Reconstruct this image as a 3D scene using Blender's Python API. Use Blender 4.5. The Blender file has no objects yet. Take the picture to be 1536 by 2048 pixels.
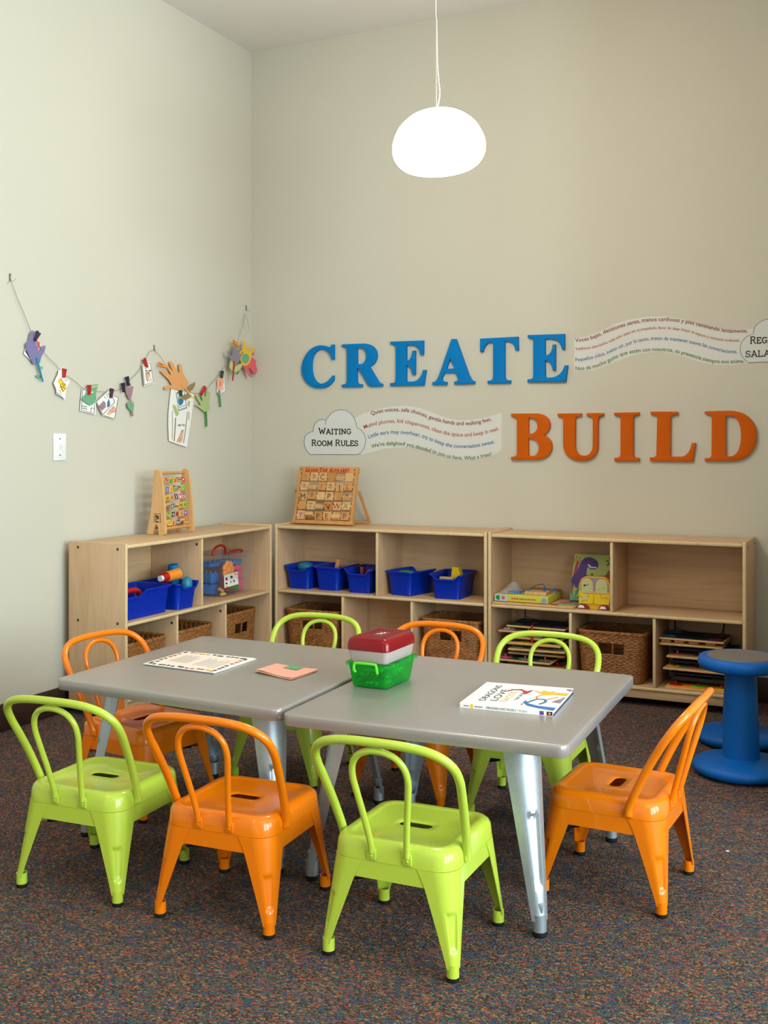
import bpy, bmesh, math, random
from mathutils import Vector, Matrix

rnd = random.Random(7)
SC = bpy.context.scene
COL = SC.collection
PI = math.pi

# ------------------------------------------------------------------ camera
CAM = Vector((3.4818, -5.4358, 1.2363)); YAW = 0.4498; FPX = 2202.5; HORIZON = 878.5
cd = bpy.data.cameras.new('camera'); cam = bpy.data.objects.new('camera', cd); COL.objects.link(cam)
cam.location = CAM; cam.rotation_euler = (PI / 2, 0, YAW)
cd.sensor_fit = 'HORIZONTAL'; cd.sensor_width = 36.0; cd.lens = 36.0 * FPX / 1536
cd.shift_y = -(1024 - HORIZON) / 1536; cd.clip_start = 0.05
SC.camera = cam

# ------------------------------------------------------------------ world, daylight, fill lights, exposure
SC.view_settings.view_transform = 'Standard'; SC.view_settings.look = 'None'
SC.view_settings.exposure = 0.12; SC.view_settings.gamma = 1.0; SC.view_settings.use_curve_mapping = False
w = bpy.data.worlds.new('sky'); SC.world = w; w.use_nodes = True
wn = w.node_tree; bgn = wn.nodes['Background']
skyt = wn.nodes.new('ShaderNodeTexSky'); skyt.sky_type = 'HOSEK_WILKIE'; skyt.turbidity = 4.0
skyt.sun_direction = Vector((0.2, 0.5, 0.6)).normalized()
wn.links.new(skyt.outputs[0], bgn.inputs[0]); bgn.inputs[1].default_value = 0.6

def area_light(name, loc, rot, sx, sy, power, col):
    l = bpy.data.lights.new(name, 'AREA'); l.shape = 'RECTANGLE'; l.size = sx; l.size_y = sy
    l.energy = power; l.color = col
    o = bpy.data.objects.new(name, l); o.location = loc; o.rotation_euler = rot; COL.objects.link(o)
    return o
# daylight standing in the three tall windows of the right wall and in the glazed rear wall
WIN_Y = [(-3.55, -2.35), (-5.05, -3.85), (-6.55, -5.35)]
for (a, b) in WIN_Y:
    area_light('window_daylight', (6.62, (a + b) / 2, 1.75), (0, PI / 2, 0), 2.3, b - a, 160, (0.76, 0.93, 0.98))
area_light('rear_daylight', (2.2, -9.25, 1.75), (PI / 2, 0, 0), 3.2, 2.2, 22, (0.90, 0.95, 1.0))
# unseen warm fill lights added under the ceiling, with no fixtures
CEIL_FILLS = [(1.4, -4.6), (1.4, -6.8), (4.4, -4.6), (4.4, -6.8)]
for (x, y) in CEIL_FILLS:
    area_light('ceiling_fill_light', (x, y, 3.44), (0, 0, 0), 0.6, 0.6, 14, (1.0, 0.80, 0.58))
LAMP_E = 37.0

# ------------------------------------------------------------------ pixel of the 1536x2048 frame -> point on a wall, shelf or floor plane
FW = Vector((-math.sin(YAW), math.cos(YAW), 0)); RT = Vector((math.cos(YAW), math.sin(YAW), 0))
def ray(u, v): return FW + RT * ((u - 768) / FPX) + Vector((0, 0, (HORIZON - v) / FPX))
def onz(u, v, z): r = ray(u, v); return CAM + r * ((z - CAM.z) / r.z)
def onx(u, v, x): r = ray(u, v); return CAM + r * ((x - CAM.x) / r.x)
def ony(u, v, y): r = ray(u, v); return CAM + r * ((y - CAM.y) / r.y)

# ------------------------------------------------------------------ mesh builder
class MB:
    def __init__(s): s.v = []; s.f = []; s.m = []; s.k = 0
    def mat(s, k): s.k = k; return s
    def add(s, vs, fs, M=None):
        o = len(s.v)
        for p in vs:
            p = Vector(p)
            s.v.append(M @ p if M is not None else p)
        for f in fs: s.f.append([i + o for i in f]); s.m.append(s.k)
        return s
    def box(s, x0, x1, y0, y1, z0, z1, M=None):
        vs = [(x, y, z) for z in (z0, z1) for y in (y0, y1) for x in (x0, x1)]
        return s.add(vs, [(0, 2, 3, 1), (4, 5, 7, 6), (0, 1, 5, 4), (2, 6, 7, 3), (0, 4, 6, 2), (1, 3, 7, 5)], M)
    def rbox(s, x0, x1, y0, y1, z0, z1, r=0.003, seg=2, M=None):
        bm = bmesh.new(); bmesh.ops.create_cube(bm, size=1.0)
        for q in bm.verts:
            q.co = Vector(((x0 + x1) / 2 + q.co.x * (x1 - x0), (y0 + y1) / 2 + q.co.y * (y1 - y0), (z0 + z1) / 2 + q.co.z * (z1 - z0)))
        bmesh.ops.bevel(bm, geom=bm.edges[:], offset=min(r, 0.49 * min(x1 - x0, y1 - y0, z1 - z0)), segments=seg, profile=0.5, affect='EDGES')
        bm.verts.index_update()
        s.add([q.co.copy() for q in bm.verts], [[q.index for q in f.verts] for f in bm.faces], M); bm.free(); return s
    def loft(s, rings, close=True, cap0=False, cap1=False, M=None):
        n = len(rings[0]); vs = [p for r in rings for p in r]; fs = []
        for i in range(len(rings) - 1):
            for j in range(n if close else n - 1):
                a = i * n + j; b = i * n + (j + 1) % n
                fs.append((a, b, b + n, a + n))
        if cap0: fs.append(tuple(reversed(range(n))))
        if cap1: fs.append(tuple(range((len(rings) - 1) * n, len(rings) * n)))
        return s.add(vs, fs, M)
    def tube(s, path, r, n=10, closed=False, M=None, caps=True, flat=None):
        P = [Vector(p) for p in path]; m = len(P); rings = []; up = None
        for i in range(m):
            if closed: t = P[(i + 1) % m] - P[i - 1]
            else: t = P[min(i + 1, m - 1)] - P[max(i - 1, 0)]
            t.normalize()
            if up is None:
                up = Vector((0, 0, 1)) if abs(t.z) < 0.9 else Vector((1, 0, 0))
            up = (up - t * up.dot(t)); up.normalize(); sd = t.cross(up)
            ri = r[i] if isinstance(r, (list, tuple)) else r
            rings.append([P[i] + sd * (ri * math.cos(2 * PI * k / n)) + up * (ri * math.sin(2 * PI * k / n)) for k in range(n)])
        if closed: rings.append(rings[0]); return s.loft(rings, M=M)
        return s.loft(rings, cap0=caps, cap1=caps, M=M)
    def lathe(s, prof, c=(0, 0, 0), n=32, M=None):
        rings = [[(c[0] + r * math.cos(2 * PI * k / n), c[1] + r * math.sin(2 * PI * k / n), c[2] + z) for k in range(n)] for r, z in prof]
        return s.loft(rings, cap0=prof[0][0] > 1e-6, cap1=prof[-1][0] > 1e-6, M=M)
    def prism(s, front, back):
        n = len(front); vs = list(front) + list(back)
        fs = [tuple(range(n)), tuple(reversed(range(n, 2 * n)))]
        for i in range(n):
            j = (i + 1) % n; fs.append((i, n + i, n + j, j))
        return s.add(vs, fs)
    def poly(s, pts, M=None): return s.add(pts, [tuple(range(len(pts)))], M)
    def sphere(s, c, r, sx=1, sy=1, sz=1, n=12, M=None):
        prof = [(r * math.sin(PI * i / n), -r * math.cos(PI * i / n)) for i in range(n + 1)]
        rings = [[(c[0] + sx * q * math.cos(2 * PI * k / (2 * n)), c[1] + sy * q * math.sin(2 * PI * k / (2 * n)), c[2] + sz * z) for k in range(2 * n)] for q, z in prof]
        return s.loft(rings, M=M)
    def build(s, name, mats, parent=None, loc=None, angle=38, fixn=True):
        me = bpy.data.meshes.new(name)
        off = Vector(loc) if loc is not None and parent is None else Vector((0, 0, 0))
        me.from_pydata([tuple(Vector(p) - off) for p in s.v], [], s.f)
        if not isinstance(mats, (list, tuple)): mats = [mats]
        for q in mats: me.materials.append(q)
        for p, k in zip(me.polygons, s.m): p.material_index = min(k, len(mats) - 1)
        if fixn:
            bm = bmesh.new(); bm.from_mesh(me)
            bmesh.ops.remove_doubles(bm, verts=bm.verts[:], dist=1e-6)
            bmesh.ops.recalc_face_normals(bm, faces=bm.faces[:]); bm.to_mesh(me); bm.free()
        if angle:
            me.shade_smooth(); me.set_sharp_from_angle(angle=math.radians(angle))
        me.update()
        o = bpy.data.objects.new(name, me); COL.objects.link(o)
        if parent is not None: o.parent = parent
        elif loc is not None: o.location = loc
        return o

def pale_front(o, m):
    """the bare plywood edge that faces out of the cabinet is paler than the veneer"""
    o.data.materials.append(m)
    for p in o.data.polygons:
        if p.normal.y < -0.6: p.material_index = len(o.data.materials) - 1
    return o
def tag(o, label=None, cat=None, group=None, kind=None):
    if label: o['label'] = label
    if cat: o['category'] = cat
    if group: o['group'] = group
    if kind: o['kind'] = kind
    return o
def thing(name, label, cat, loc=(0, 0, 0), rz=0.0, group=None):
    o = bpy.data.objects.new(name, None); COL.objects.link(o); o.empty_display_size = 0.05
    o.location = loc; o.rotation_euler = (0, 0, rz)
    return tag(o, label, cat, group)
def copy_tree(o, parent=None):
    c = o.copy(); COL.objects.link(c)
    if parent is not None: c.parent = parent
    for ch in [q for q in o.children]: copy_tree(ch, c)
    return c
def catmull(P, n=6, closed=False):
    P = [Vector(p) for p in P]; out = []; m = len(P)
    rng = range(m if closed else m - 1)
    for i in rng:
        if closed: a, b, c, d = P[i - 1], P[i], P[(i + 1) % m], P[(i + 2) % m]
        else: a, b, c, d = P[max(i - 1, 0)], P[i], P[i + 1], P[min(i + 2, m - 1)]
        for k in range(n):
            t = k / n
            out.append(0.5 * ((2 * b) + (c - a) * t + (2 * a - 5 * b + 4 * c - d) * t * t + (3 * b - a - 3 * c + d) * t ** 3))
    if not closed: out.append(P[-1])
    return out
def rr(hx, hy, r, k=6, m=1):
    """rounded rectangle outline, counter-clockwise, m extra points on each straight side"""
    r = min(r, hx, hy); pts = []; cs = [(hx - r, hy - r), (-hx + r, hy - r), (-hx + r, -hy + r), (hx - r, -hy + r)]
    for q in range(4):
        for i in range(k + 1):
            a = q * PI / 2 + i * PI / 2 / k
            pts.append((cs[q][0] + r * math.cos(a), cs[q][1] + r * math.sin(a)))
        if m > 1:
            a0 = pts[-1]; nq = (q + 1) % 4; a = nq * PI / 2
            b0 = (cs[nq][0] + r * math.cos(a), cs[nq][1] + r * math.sin(a))
            for i in range(1, m): pts.append((a0[0] + (b0[0] - a0[0]) * i / m, a0[1] + (b0[1] - a0[1]) * i / m))
    return pts
def ring(o, z, cx=0, cy=0): return [(x + cx, y + cy, z) for x, y in o]

_txt = {}
def text2d(s, size=1.0, bold=0.0, shear=0.0, res=3):
    key = (s, bold, shear, res)
    if key not in _txt:
        cu = bpy.data.curves.new('t', 'FONT'); cu.body = s; cu.size = 1.0; cu.offset = bold; cu.shear = shear; cu.resolution_u = res
        ob = bpy.data.objects.new('t', cu); me = ob.to_mesh()
        V = [(q.co.x, q.co.y) for q in me.vertices]; F = [list(p.vertices) for p in me.polygons]
        ob.to_mesh_clear(); bpy.data.objects.remove(ob); bpy.data.curves.remove(cu)
        x0 = min(v[0] for v in V); x1 = max(v[0] for v in V)
        _txt[key] = ([(v[0] - x0, v[1]) for v in V], F, x1 - x0)
    V, F, wd = _txt[key]
    return [(x * size, y * size) for x, y in V], F, wd * size

# ------------------------------------------------------------------ materials
def lin(h):
    h = h.lstrip('#'); out = []
    for i in (0, 2, 4):
        c = int(h[i:i + 2], 16) / 255; out.append(c / 12.92 if c <= 0.04045 else ((c + 0.055) / 1.055) ** 2.4)
    return tuple(out) + (1.0,)
def mat(name, col, rough=0.5, metal=0.0, coat=0.0, spec=0.5, noise=0.0, nscale=30, bump=0.0, bscale=200, trans=0.0):
    m = bpy.data.materials.new(name); m.use_nodes = True; n = m.node_tree; b = n.nodes['Principled BSDF']
    c = lin(col) if isinstance(col, str) else col
    b.inputs['Base Color'].default_value = c; b.inputs['Roughness'].default_value = rough; b.inputs['Metallic'].default_value = metal
    b.inputs['Coat Weight'].default_value = coat; b.inputs['Coat Roughness'].default_value = 0.06; b.inputs['Specular IOR Level'].default_value = spec
    b.inputs['Transmission Weight'].default_value = trans
    if noise > 0 or bump > 0:
        tc = n.nodes.new('ShaderNodeTexCoord')
    if noise > 0:
        nz = n.nodes.new('ShaderNodeTexNoise'); nz.inputs['Scale'].default_value = nscale; nz.inputs['Detail'].default_value = 4
        mp = n.nodes.new('ShaderNodeMapRange'); mp.inputs[1].default_value = 0.3; mp.inputs[2].default_value = 0.7
        mp.inputs[3].default_value = 1 - noise; mp.inputs[4].default_value = 1 + noise
        mx = n.nodes.new('ShaderNodeMix'); mx.data_type = 'RGBA'; mx.blend_type = 'MULTIPLY'; mx.inputs[0].default_value = 1
        mx.inputs[6].default_value = c
        n.links.new(tc.outputs['Object'], nz.inputs['Vector']); n.links.new(nz.outputs['Fac'], mp.inputs[0])
        n.links.new(mp.outputs[0], mx.inputs[7]); n.links.new(mx.outputs[2], b.inputs['Base Color'])
    if bump > 0:
        nb = n.nodes.new('ShaderNodeTexNoise'); nb.inputs['Scale'].default_value = bscale; nb.inputs['Detail'].default_value = 3
        bp = n.nodes.new('ShaderNodeBump'); bp.inputs['Strength'].default_value = bump; bp.inputs['Distance'].default_value = 0.002
        n.links.new(tc.outputs['Object'], nb.inputs['Vector']); n.links.new(nb.outputs['Fac'], bp.inputs['Height']); n.links.new(bp.outputs[0], b.inputs['Normal'])
    return m
def wood(name, light, dark, axis='x', scale=1.0, rough=0.45, contrast=1.0):
    m = bpy.data.materials.new(name); m.use_nodes = True; n = m.node_tree; b = n.nodes['Principled BSDF']
    tc = n.nodes.new('ShaderNodeTexCoord'); mp = n.nodes.new('ShaderNodeMapping')
    st = {'x': (2.2, 26, 26), 'y': (26, 2.2, 26), 'z': (26, 26, 2.2)}[axis]
    mp.inputs['Scale'].default_value = tuple(q * scale for q in st)
    n1 = n.nodes.new('ShaderNodeTexNoise'); n1.inputs['Scale'].default_value = 1.0; n1.inputs['Detail'].default_value = 6; n1.inputs['Distortion'].default_value = 1.2
    n2 = n.nodes.new('ShaderNodeTexNoise'); n2.inputs['Scale'].default_value = 6.0; n2.inputs['Detail'].default_value = 4
    ad = n.nodes.new('ShaderNodeMath'); ad.operation = 'MULTIPLY_ADD'; ad.inputs[1].default_value = 0.35
    cr = n.nodes.new('ShaderNodeValToRGB'); cr.color_ramp.elements[0].position = 0.45 - 0.12 / contrast; cr.color_ramp.elements[1].position = 0.75
    cr.color_ramp.elements[0].color = lin(dark); cr.color_ramp.elements[1].color = lin(light)
    n.links.new(tc.outputs['Object'], mp.inputs[0]); n.links.new(mp.outputs[0], n1.inputs['Vector']); n.links.new(mp.outputs[0], n2.inputs['Vector'])
    n.links.new(n2.outputs['Fac'], ad.inputs[0]); n.links.new(n1.outputs['Fac'], ad.inputs[2]); n.links.new(ad.outputs[0], cr.inputs[0])
    n.links.new(cr.outputs[0], b.inputs['Base Color']); b.inputs['Roughness'].default_value = rough
    return m
def clear_mat(name, col, alpha, rough=0.08, tint=None):
    """thin see-through plastic: tinted transparency with a glossy, slightly milky skin"""
    m = bpy.data.materials.new(name); m.use_nodes = True; n = m.node_tree; b = n.nodes['Principled BSDF']; out = n.nodes['Material Output']
    c = lin(col); b.inputs['Base Color'].default_value = c; b.inputs['Roughness'].default_value = rough
    tr = n.nodes.new('ShaderNodeBsdfTransparent'); tr.inputs[0].default_value = lin(tint or col)
    mx = n.nodes.new('ShaderNodeMixShader'); mx.inputs[0].default_value = alpha
    n.links.new(tr.outputs[0], mx.inputs[1]); n.links.new(b.outputs[0], mx.inputs[2]); n.links.new(mx.outputs[0], out.inputs['Surface'])
    return m
def carpet_mat():
    m = bpy.data.materials.new('carpet_loops'); m.use_nodes = True; n = m.node_tree; b = n.nodes['Principled BSDF']
    tc = n.nodes.new('ShaderNodeTexCoord'); mp = n.nodes.new('ShaderNodeMapping'); mp.inputs['Scale'].default_value = (165, 240, 1)
    vo = n.nodes.new('ShaderNodeTexVoronoi'); vo.voronoi_dimensions = '2D'; vo.inputs['Scale'].default_value = 1.0
    sp = n.nodes.new('ShaderNodeSeparateColor')
    big = n.nodes.new('ShaderNodeTexNoise'); big.inputs['Scale'].default_value = 13; big.inputs['Detail'].default_value = 3
    mb = n.nodes.new('ShaderNodeMapping'); mb.inputs['Scale'].default_value = (1, 1.8, 1)
    ad = n.nodes.new('ShaderNodeMath'); ad.operation = 'MULTIPLY_ADD'; ad.inputs[1].default_value = 0.9; ad.inputs[2].default_value = -0.45
    a2 = n.nodes.new('ShaderNodeMath'); a2.operation = 'ADD'
    cr = n.nodes.new('ShaderNodeValToRGB'); cr.color_ramp.interpolation = 'CONSTANT'
    pal = [(0.0, '38405c'), (0.12, '355459'), (0.22, '545048'), (0.33, '3c302d'), (0.46, '785644'), (0.56, '465044'), (0.65, '4e3e38'), (0.76, '984a3e'), (0.87, '98774a'), (0.95, '42362f')]
    el = cr.color_ramp.elements
    el[0].position = pal[0][0]; el[0].color = lin(pal[0][1]); el[1].position = pal[1][0]; el[1].color = lin(pal[1][1])
    for p, c in pal[2:]:
        e = el.new(p); e.color = lin(c)
    wn_ = n.nodes.new('ShaderNodeTexWhiteNoise'); wn_.noise_dimensions = '2D'
    bp = n.nodes.new('ShaderNodeBump'); bp.inputs['Strength'].default_value = 0.8; bp.inputs['Distance'].default_value = 0.004; bp.invert = True
    L = n.links.new
    L(tc.outputs['Object'], mp.inputs[0]); L(mp.outputs[0], vo.inputs['Vector']); L(vo.outputs['Color'], sp.inputs[0])
    L(tc.outputs['Object'], mb.inputs[0]); L(mb.outputs[0], big.inputs['Vector']); L(big.outputs['Fac'], ad.inputs[0]); L(ad.outputs[0], a2.inputs[0]); L(sp.outputs[0], a2.inputs[1])
    L(a2.outputs[0], cr.inputs[0]); L(cr.outputs[0], b.inputs['Base Color'])
    L(vo.outputs['Distance'], bp.inputs['Height']); L(bp.outputs[0], b.inputs['Normal'])
    b.inputs['Roughness'].default_value = 0.95; b.inputs['Specular IOR Level'].default_value = 0.15
    return m

M = dict(
    paint=mat('wall_paint', (0.580, 0.550, 0.460, 1), 0.75, bump=0.12, bscale=260, spec=0.25),
    ceil=mat('ceiling_paint', (0.74, 0.72, 0.69, 1), 0.85, spec=0.2),
    carpet=carpet_mat(),
    base=mat('dark_baseboard', '38261e', 0.5, noise=0.1),
    birch_x=wood('birch_grain_long', 'd2ad84', 'bb966e', 'x'), birch_z=wood('birch_grain_up', 'd4b08a', 'bf9a74', 'z'),
    edge=mat('plywood_edge', 'd9bf92', 0.5, noise=0.08, nscale=60), screw=mat('screw_steel', '4a4038', 0.35, metal=0.8),
    black=mat('black_rubber', '121212', 0.55), lime=mat('lime_enamel', (0.45, 0.58, 0.055, 1), 0.30, coat=0.55, spec=0.25),
    orange=mat('orange_enamel', (0.80, 0.185, 0.001, 1), 0.30, coat=0.55, spec=0.25),
    silver=mat('silver_leg_metal', (0.47, 0.53, 0.58, 1), 0.46, metal=0.8, noise=0.05, nscale=90),
    top=mat('silver_table_paint', (0.37, 0.335, 0.315, 1), 0.27, metal=0.35, noise=0.03, nscale=300),
    bin=mat('blue_bin_plastic', (0.0, 0.024, 0.38, 1), 0.35, spec=0.25), stool=mat('blue_stool_plastic', (0.0, 0.105, 0.42, 1), 0.45, spec=0.25, bump=0.15, bscale=500),
    pad=mat('grey_seat_pad', '6f6660', 0.75, bump=0.3, bscale=400),
    letblue=mat('blue_letter_paint', (0.0, 0.18, 0.50, 1), 0.6, spec=0.12), letorange=mat('orange_letter_paint', (0.56, 0.10, 0.001, 1), 0.6, spec=0.12),
    wicker=mat('brown_wicker', '9c6636', 0.45, noise=0.40, nscale=60), wickerd=mat('dark_wicker', '50301a', 0.6, noise=0.3, nscale=60),
    white=mat('white_paper', 'e9e6e2', 0.7), whitep=mat('white_plastic', 'e6e8e8', 0.35), ink=mat('black_ink', '1c1a1a', 0.6),
    grey=mat('grey_ink', '8a8a88', 0.7), toyw=wood('toy_beech', 'd8ab74', 'c4945c', 'z', 2.0), toyd=wood('toy_oak', 'c98f52', 'b07838', 'z', 2.0),
    decal=mat('matt_film', (0.66, 0.66, 0.62, 1), 0.8, spec=0.2), decalc=mat('matt_film_cloud', (0.64, 0.655, 0.63, 1), 0.8, spec=0.2), outline=mat('slate_outline', '66707a', 0.7),
    red=mat('red_plastic', 'b81a1a', 0.35), yellow=mat('yellow_plastic', 'e8c21c', 0.4), green=mat('green_plastic', '1f8a3a', 0.4),
    blue=mat('mid_blue_plastic', '1f6fc0', 0.35), teal=mat('teal_plastic', '1a7aa0', 0.4), navy=mat('navy_wood', '16283e', 0.6), pink=mat('pink_plastic', 'e0487c', 0.4),
    dkgreen=mat('dark_green_wood', '1f4a30', 0.6), purple=mat('purple_ink', '5a3f8c', 0.6), plum=mat('plum_wood', '4a2a48', 0.6), darkred=mat('dark_red_ink', '86222e', 0.7),
    rust=mat('rust_ink', 'b0553c', 0.7), blueink=mat('blue_ink', '2f6f9e', 0.7), greenink=mat('green_ink', '3f7040', 0.7),
    orangep=mat('orange_plastic', 'f0902a', 0.45), tan=mat('tan_paper', 'd99a5c', 0.75), brownp=mat('brown_paper', '8a7a55', 0.75),
    mauve=mat('mauve_paper', '9a7a80', 0.75), violet=mat('violet_paper', '77719c', 0.75), greyp=mat('grey_paper', '86808a', 0.75),
    sage=mat('sage_paper', '6aa37c', 0.75), ltgreen=mat('light_green_paper', 'a6b87a', 0.75), pgreen=mat('pale_green_paper', 'bcbf82', 0.75),
    yellowp=mat('yellow_paper', 'e0b42c', 0.75), pinkp=mat('pink_paper', 'de5a68', 0.75), salmon=mat('salmon_paper', 'f0ac98', 0.75),
    skin=mat('peach_crayon', 'e0b090', 0.8), string=mat('grey_string', '83806f', 0.8), steel=mat('thin_steel', '9a9a98', 0.3, metal=0.9),
    clearp=clear_mat('clear_plastic', 'f4f2f2', 0.07), greenp=clear_mat('clear_green_plastic', '2fc455', 0.24, 0.08, 'a6f2ae'), clearhook=clear_mat('clear_hook_plastic', 'f4f6f2', 0.05), redp=clear_mat('clear_red_plastic', '8e0a18', 0.78, 0.16, 'c82030'),
    milky=clear_mat('milky_plastic', 'd6c8c4', 0.55, 0.35, 'f0e8e6'), film=clear_mat('plastic_bag_film', 'f4f0f0', 0.22, 0.2),
    cord=mat('white_cord', 'e8e4da', 0.6), frame=mat('window_frame_paint', 'c8c4ba', 0.5), limep=mat('bright_green_plastic', '62d62c', 0.4),
)

# ------------------------------------------------------------------ the room
H = 3.4869
def struct(name, b, m, angle=0):
    o = b.build(name, m, angle=angle); o['kind'] = 'structure'; return o
struct('floor', MB().box(-0.12, 6.62, -9.3, 0.12, -0.06, 0), M['carpet'])
struct('ceiling', MB().box(-0.12, 6.62, -9.3, 0.12, H, H + 0.08), M['ceil'])
struct('wall_left', MB().box(-0.12, 0, -9.3, 0.12, 0, H), M['paint'])
struct('wall_back', MB().box(0, 3.24, 0, 0.12, 0, H), M['paint'])
struct('wall_partition', MB().box(3.24, 3.36, -1.7, 0.12, 0, H), M['paint'])
struct('wall_side', MB().box(3.36, 6.5, -1.7, -1.58, 0, H), M['paint'])
b = MB(); ys = [-1.7] + [q for a in WIN_Y for q in (a[1], a[0])] + [-9.3]
for i in range(0, len(ys), 2): b.box(6.5, 6.62, ys[i + 1], ys[i], 0, H)
for a in WIN_Y: b.box(6.5, 6.62, a[0], a[1], 0, 0.6); b.box(6.5, 6.62, a[0], a[1], 2.9, H)
struct('wall_right', b, M['paint'])
b = MB(); b.box(0, 0.6, -9.3, -9.18, 0, H); b.box(3.8, 6.5, -9.3, -9.18, 0, H); b.box(0.6, 3.8, -9.3, -9.18, 0, 0.65); b.box(0.6, 3.8, -9.3, -9.18, 2.85, H)
struct('wall_rear', b, M['paint'])
for i, a in enumerate(WIN_Y):
    b = MB()
    for (y0, y1, z0, z1) in ((a[0], a[0] + .05, .6, 2.9), (a[1] - .05, a[1], .6, 2.9), (a[0], a[1], .6, .65), (a[0], a[1], 2.85, 2.9), (a[0], a[1], 1.9, 1.94)):
        b.box(6.53, 6.58, y0, y1, z0, z1)
    struct('window_%d' % (i + 1), b, M['frame'])
b = MB()
for (x0, x1, z0, z1) in ((.6, .65, .65, 2.85), (3.75, 3.8, .65, 2.85), (.6, 3.8, .65, .7), (.6, 3.8, 2.8, 2.85), (2.17, 2.22, .65, 2.85)): b.box(x0, x1, -9.27, -9.22, z0, z1)
struct('window_4', b, M['frame'])
def skirting(name, x0, x1, y0, y1):
    struct(name, MB().rbox(x0, x1, y0, y1, 0.0, 0.118, 0.004), M['base'], 30)
skirting('baseboard_left', 0, 0.014, -9.18, 0); skirting('baseboard_back', 0.014, 3.24, -0.008, 0)
skirting('baseboard_partition', 3.226, 3.24, -1.7, -0.008)

# ------------------------------------------------------------------ storage cabinets
CW, CD, CH = 1.2192, 0.324, 0.779
def cabinet(label, loc, rz, up, lows, screws, mark=False):
    t = thing('storage_cabinet', label, 'cabinet', loc, rz, 'birch storage cabinets along the walls')
    T = 0.0165
    for x in (0, CW - T):
        pale_front(MB().rbox(x, x + T, 0, CD, 0.036, CH, 0.0045, 3).build('side_panel', [M['birch_z']], t), M['edge'])
    pale_front(MB().rbox(T, CW - T, 0.002, CD, 0.754, 0.7705, 0.005, 3).build('top_panel', M['birch_x'], t), M['edge'])
    pale_front(MB().rbox(T, CW - T, 0.003, CD - 0.012, 0.410, 0.4255, 0.005, 3).build('shelf', M['birch_x'], t), M['edge'])
    pale_front(MB().rbox(T, CW - T, 0.003, CD - 0.012, 0.074, 0.0895, 0.005, 3).build('bottom_panel', M['birch_x'], t), M['edge'])
    MB().rbox(T, CW - T, 0.010, 0.026, 0.036, 0.074, 0.002).build('kick_rail', M['birch_x'], t)
    MB().box(T, CW - T, CD - 0.012, CD - 0.006, 0.05, 0.7545).build('back_panel', M['birch_x'], t, angle=0)
    pale_front(MB().rbox(up - .0075, up + .0075, 0.006, CD - 0.012, 0.4255, 0.754, 0.004, 2).build('divider', M['birch_z'], t), M['edge'])
    for x in lows: pale_front(MB().rbox(x - .0075, x + .0075, 0.006, CD - 0.012, 0.0895, 0.410, 0.004, 2).build('divider', M['birch_z'], t), M['edge'])
    for (x, y) in ((.05, .04), (CW - .05, .04), (.05, CD - .04), (CW - .05, CD - .04)):
        MB().lathe([(0.018, 0), (0.018, 0.02), (0.009, 0.022), (0.009, 0.076)], (x, y, 0)).build('glide', M['black'], t)
    for (x, y, z, sgn) in screws:       # screw heads sunk in the faces that point along the shelf
        b = MB(); Mx = Matrix.Translation((x, y, z)) @ Matrix.Rotation(sgn * PI / 2, 4, 'Y')
        b.lathe([(0.0065, -0.004), (0.0065, 0.0004), (0.0050, 0.0012), (0.0022, 0.0012), (0.0016, -0.0006), (0, -0.0006)], n=14, M=Mx); b.build('screw', M['screw'], t)
    return t
SCR_L = [(0, y, z, -1) for y in (0.045, 0.268) for z in (0.752, 0.425, 0.085)]
SCR_R = [(CW, y, z, 1) for y in (0.045, 0.268) for z in (0.752, 0.425, 0.085)]
cabinet('birch storage cabinet standing against the left wall, with the slanted abacus on top', (0.366, -1.584, 0), PI / 2, 0.586, (0.386, 0.789),
        SCR_L + [(0.586 - .0075, 0.035, 0.725, -1), (0.386 - .0075, 0.035, 0.372, -1), (0.789 - .0075, 0.035, 0.372, -1)])
cab_b = cabinet('birch storage cabinet against the back wall, with the alphabet board on top', (0.3606, -0.3334, 0), 0, 0.613, (0.412, 0.810), [])
cab_c = cabinet('birch storage cabinet with an empty top right compartment, nearest the blue stools', (1.585, -0.3334, 0), 0, 0.613, (0.415, 0.812), SCR_R)
V, F, wd = text2d('E', 0.022, 0.02)
MB().add([(x + 0.735, CD - 0.0124, y + 0.262) for x, y in V], F).build('letter_sticker', M['ink'], cab_b, angle=0)

# ------------------------------------------------------------------ big wall letters
def pxs(zx0, zy0, sc, pts): return [(zx0 + x / sc, zy0 + y / sc) for x, y in pts]
def letter(ch, ordinal, x0, y0, sc, outer, holes, m, word):
    cu = bpy.data.curves.new('letter', 'CURVE'); cu.dimensions = '2D'; cu.fill_mode = 'BOTH'; cu.extrude = 0.0078; cu.bevel_depth = 0.0008; cu.bevel_resolution = 1; cu.offset = -0.0008
    o3 = [ony(u, v, -0.016) for u, v in pxs(x0, y0, sc, outer)]
    cx = (min(p.x for p in o3) + max(p.x for p in o3)) / 2; cz = min(p.z for p in o3)
    for pts in [outer] + holes:
        P = [ony(u, v, -0.016) for u, v in pxs(x0, y0, sc, pts)]
        sp = cu.splines.new('POLY'); sp.points.add(len(P) - 1); sp.use_cyclic_u = True
        for q, p in zip(sp.points, P): q.co = (p.x - cx, p.z - cz, 0, 1)
    ob = bpy.data.objects.new('t', cu); me0 = ob.to_mesh()
    b = MB().add([(v.co.x + cx, -0.0090 - v.co.z, v.co.y + cz) for v in me0.vertices], [list(p.vertices) for p in me0.polygons])
    ob.to_mesh_clear(); bpy.data.objects.remove(ob); bpy.data.curves.remove(cu)
    o = b.build('wall_letter', m, loc=(cx, -0.0090, cz), angle=30)
    tag(o, ordinal, 'letter', word)
BLUE = M['letblue']; ORG = M['letorange']; GC = 'blue wall letters spelling CREATE'; GB = 'orange wall letters spelling BUILD'
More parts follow.
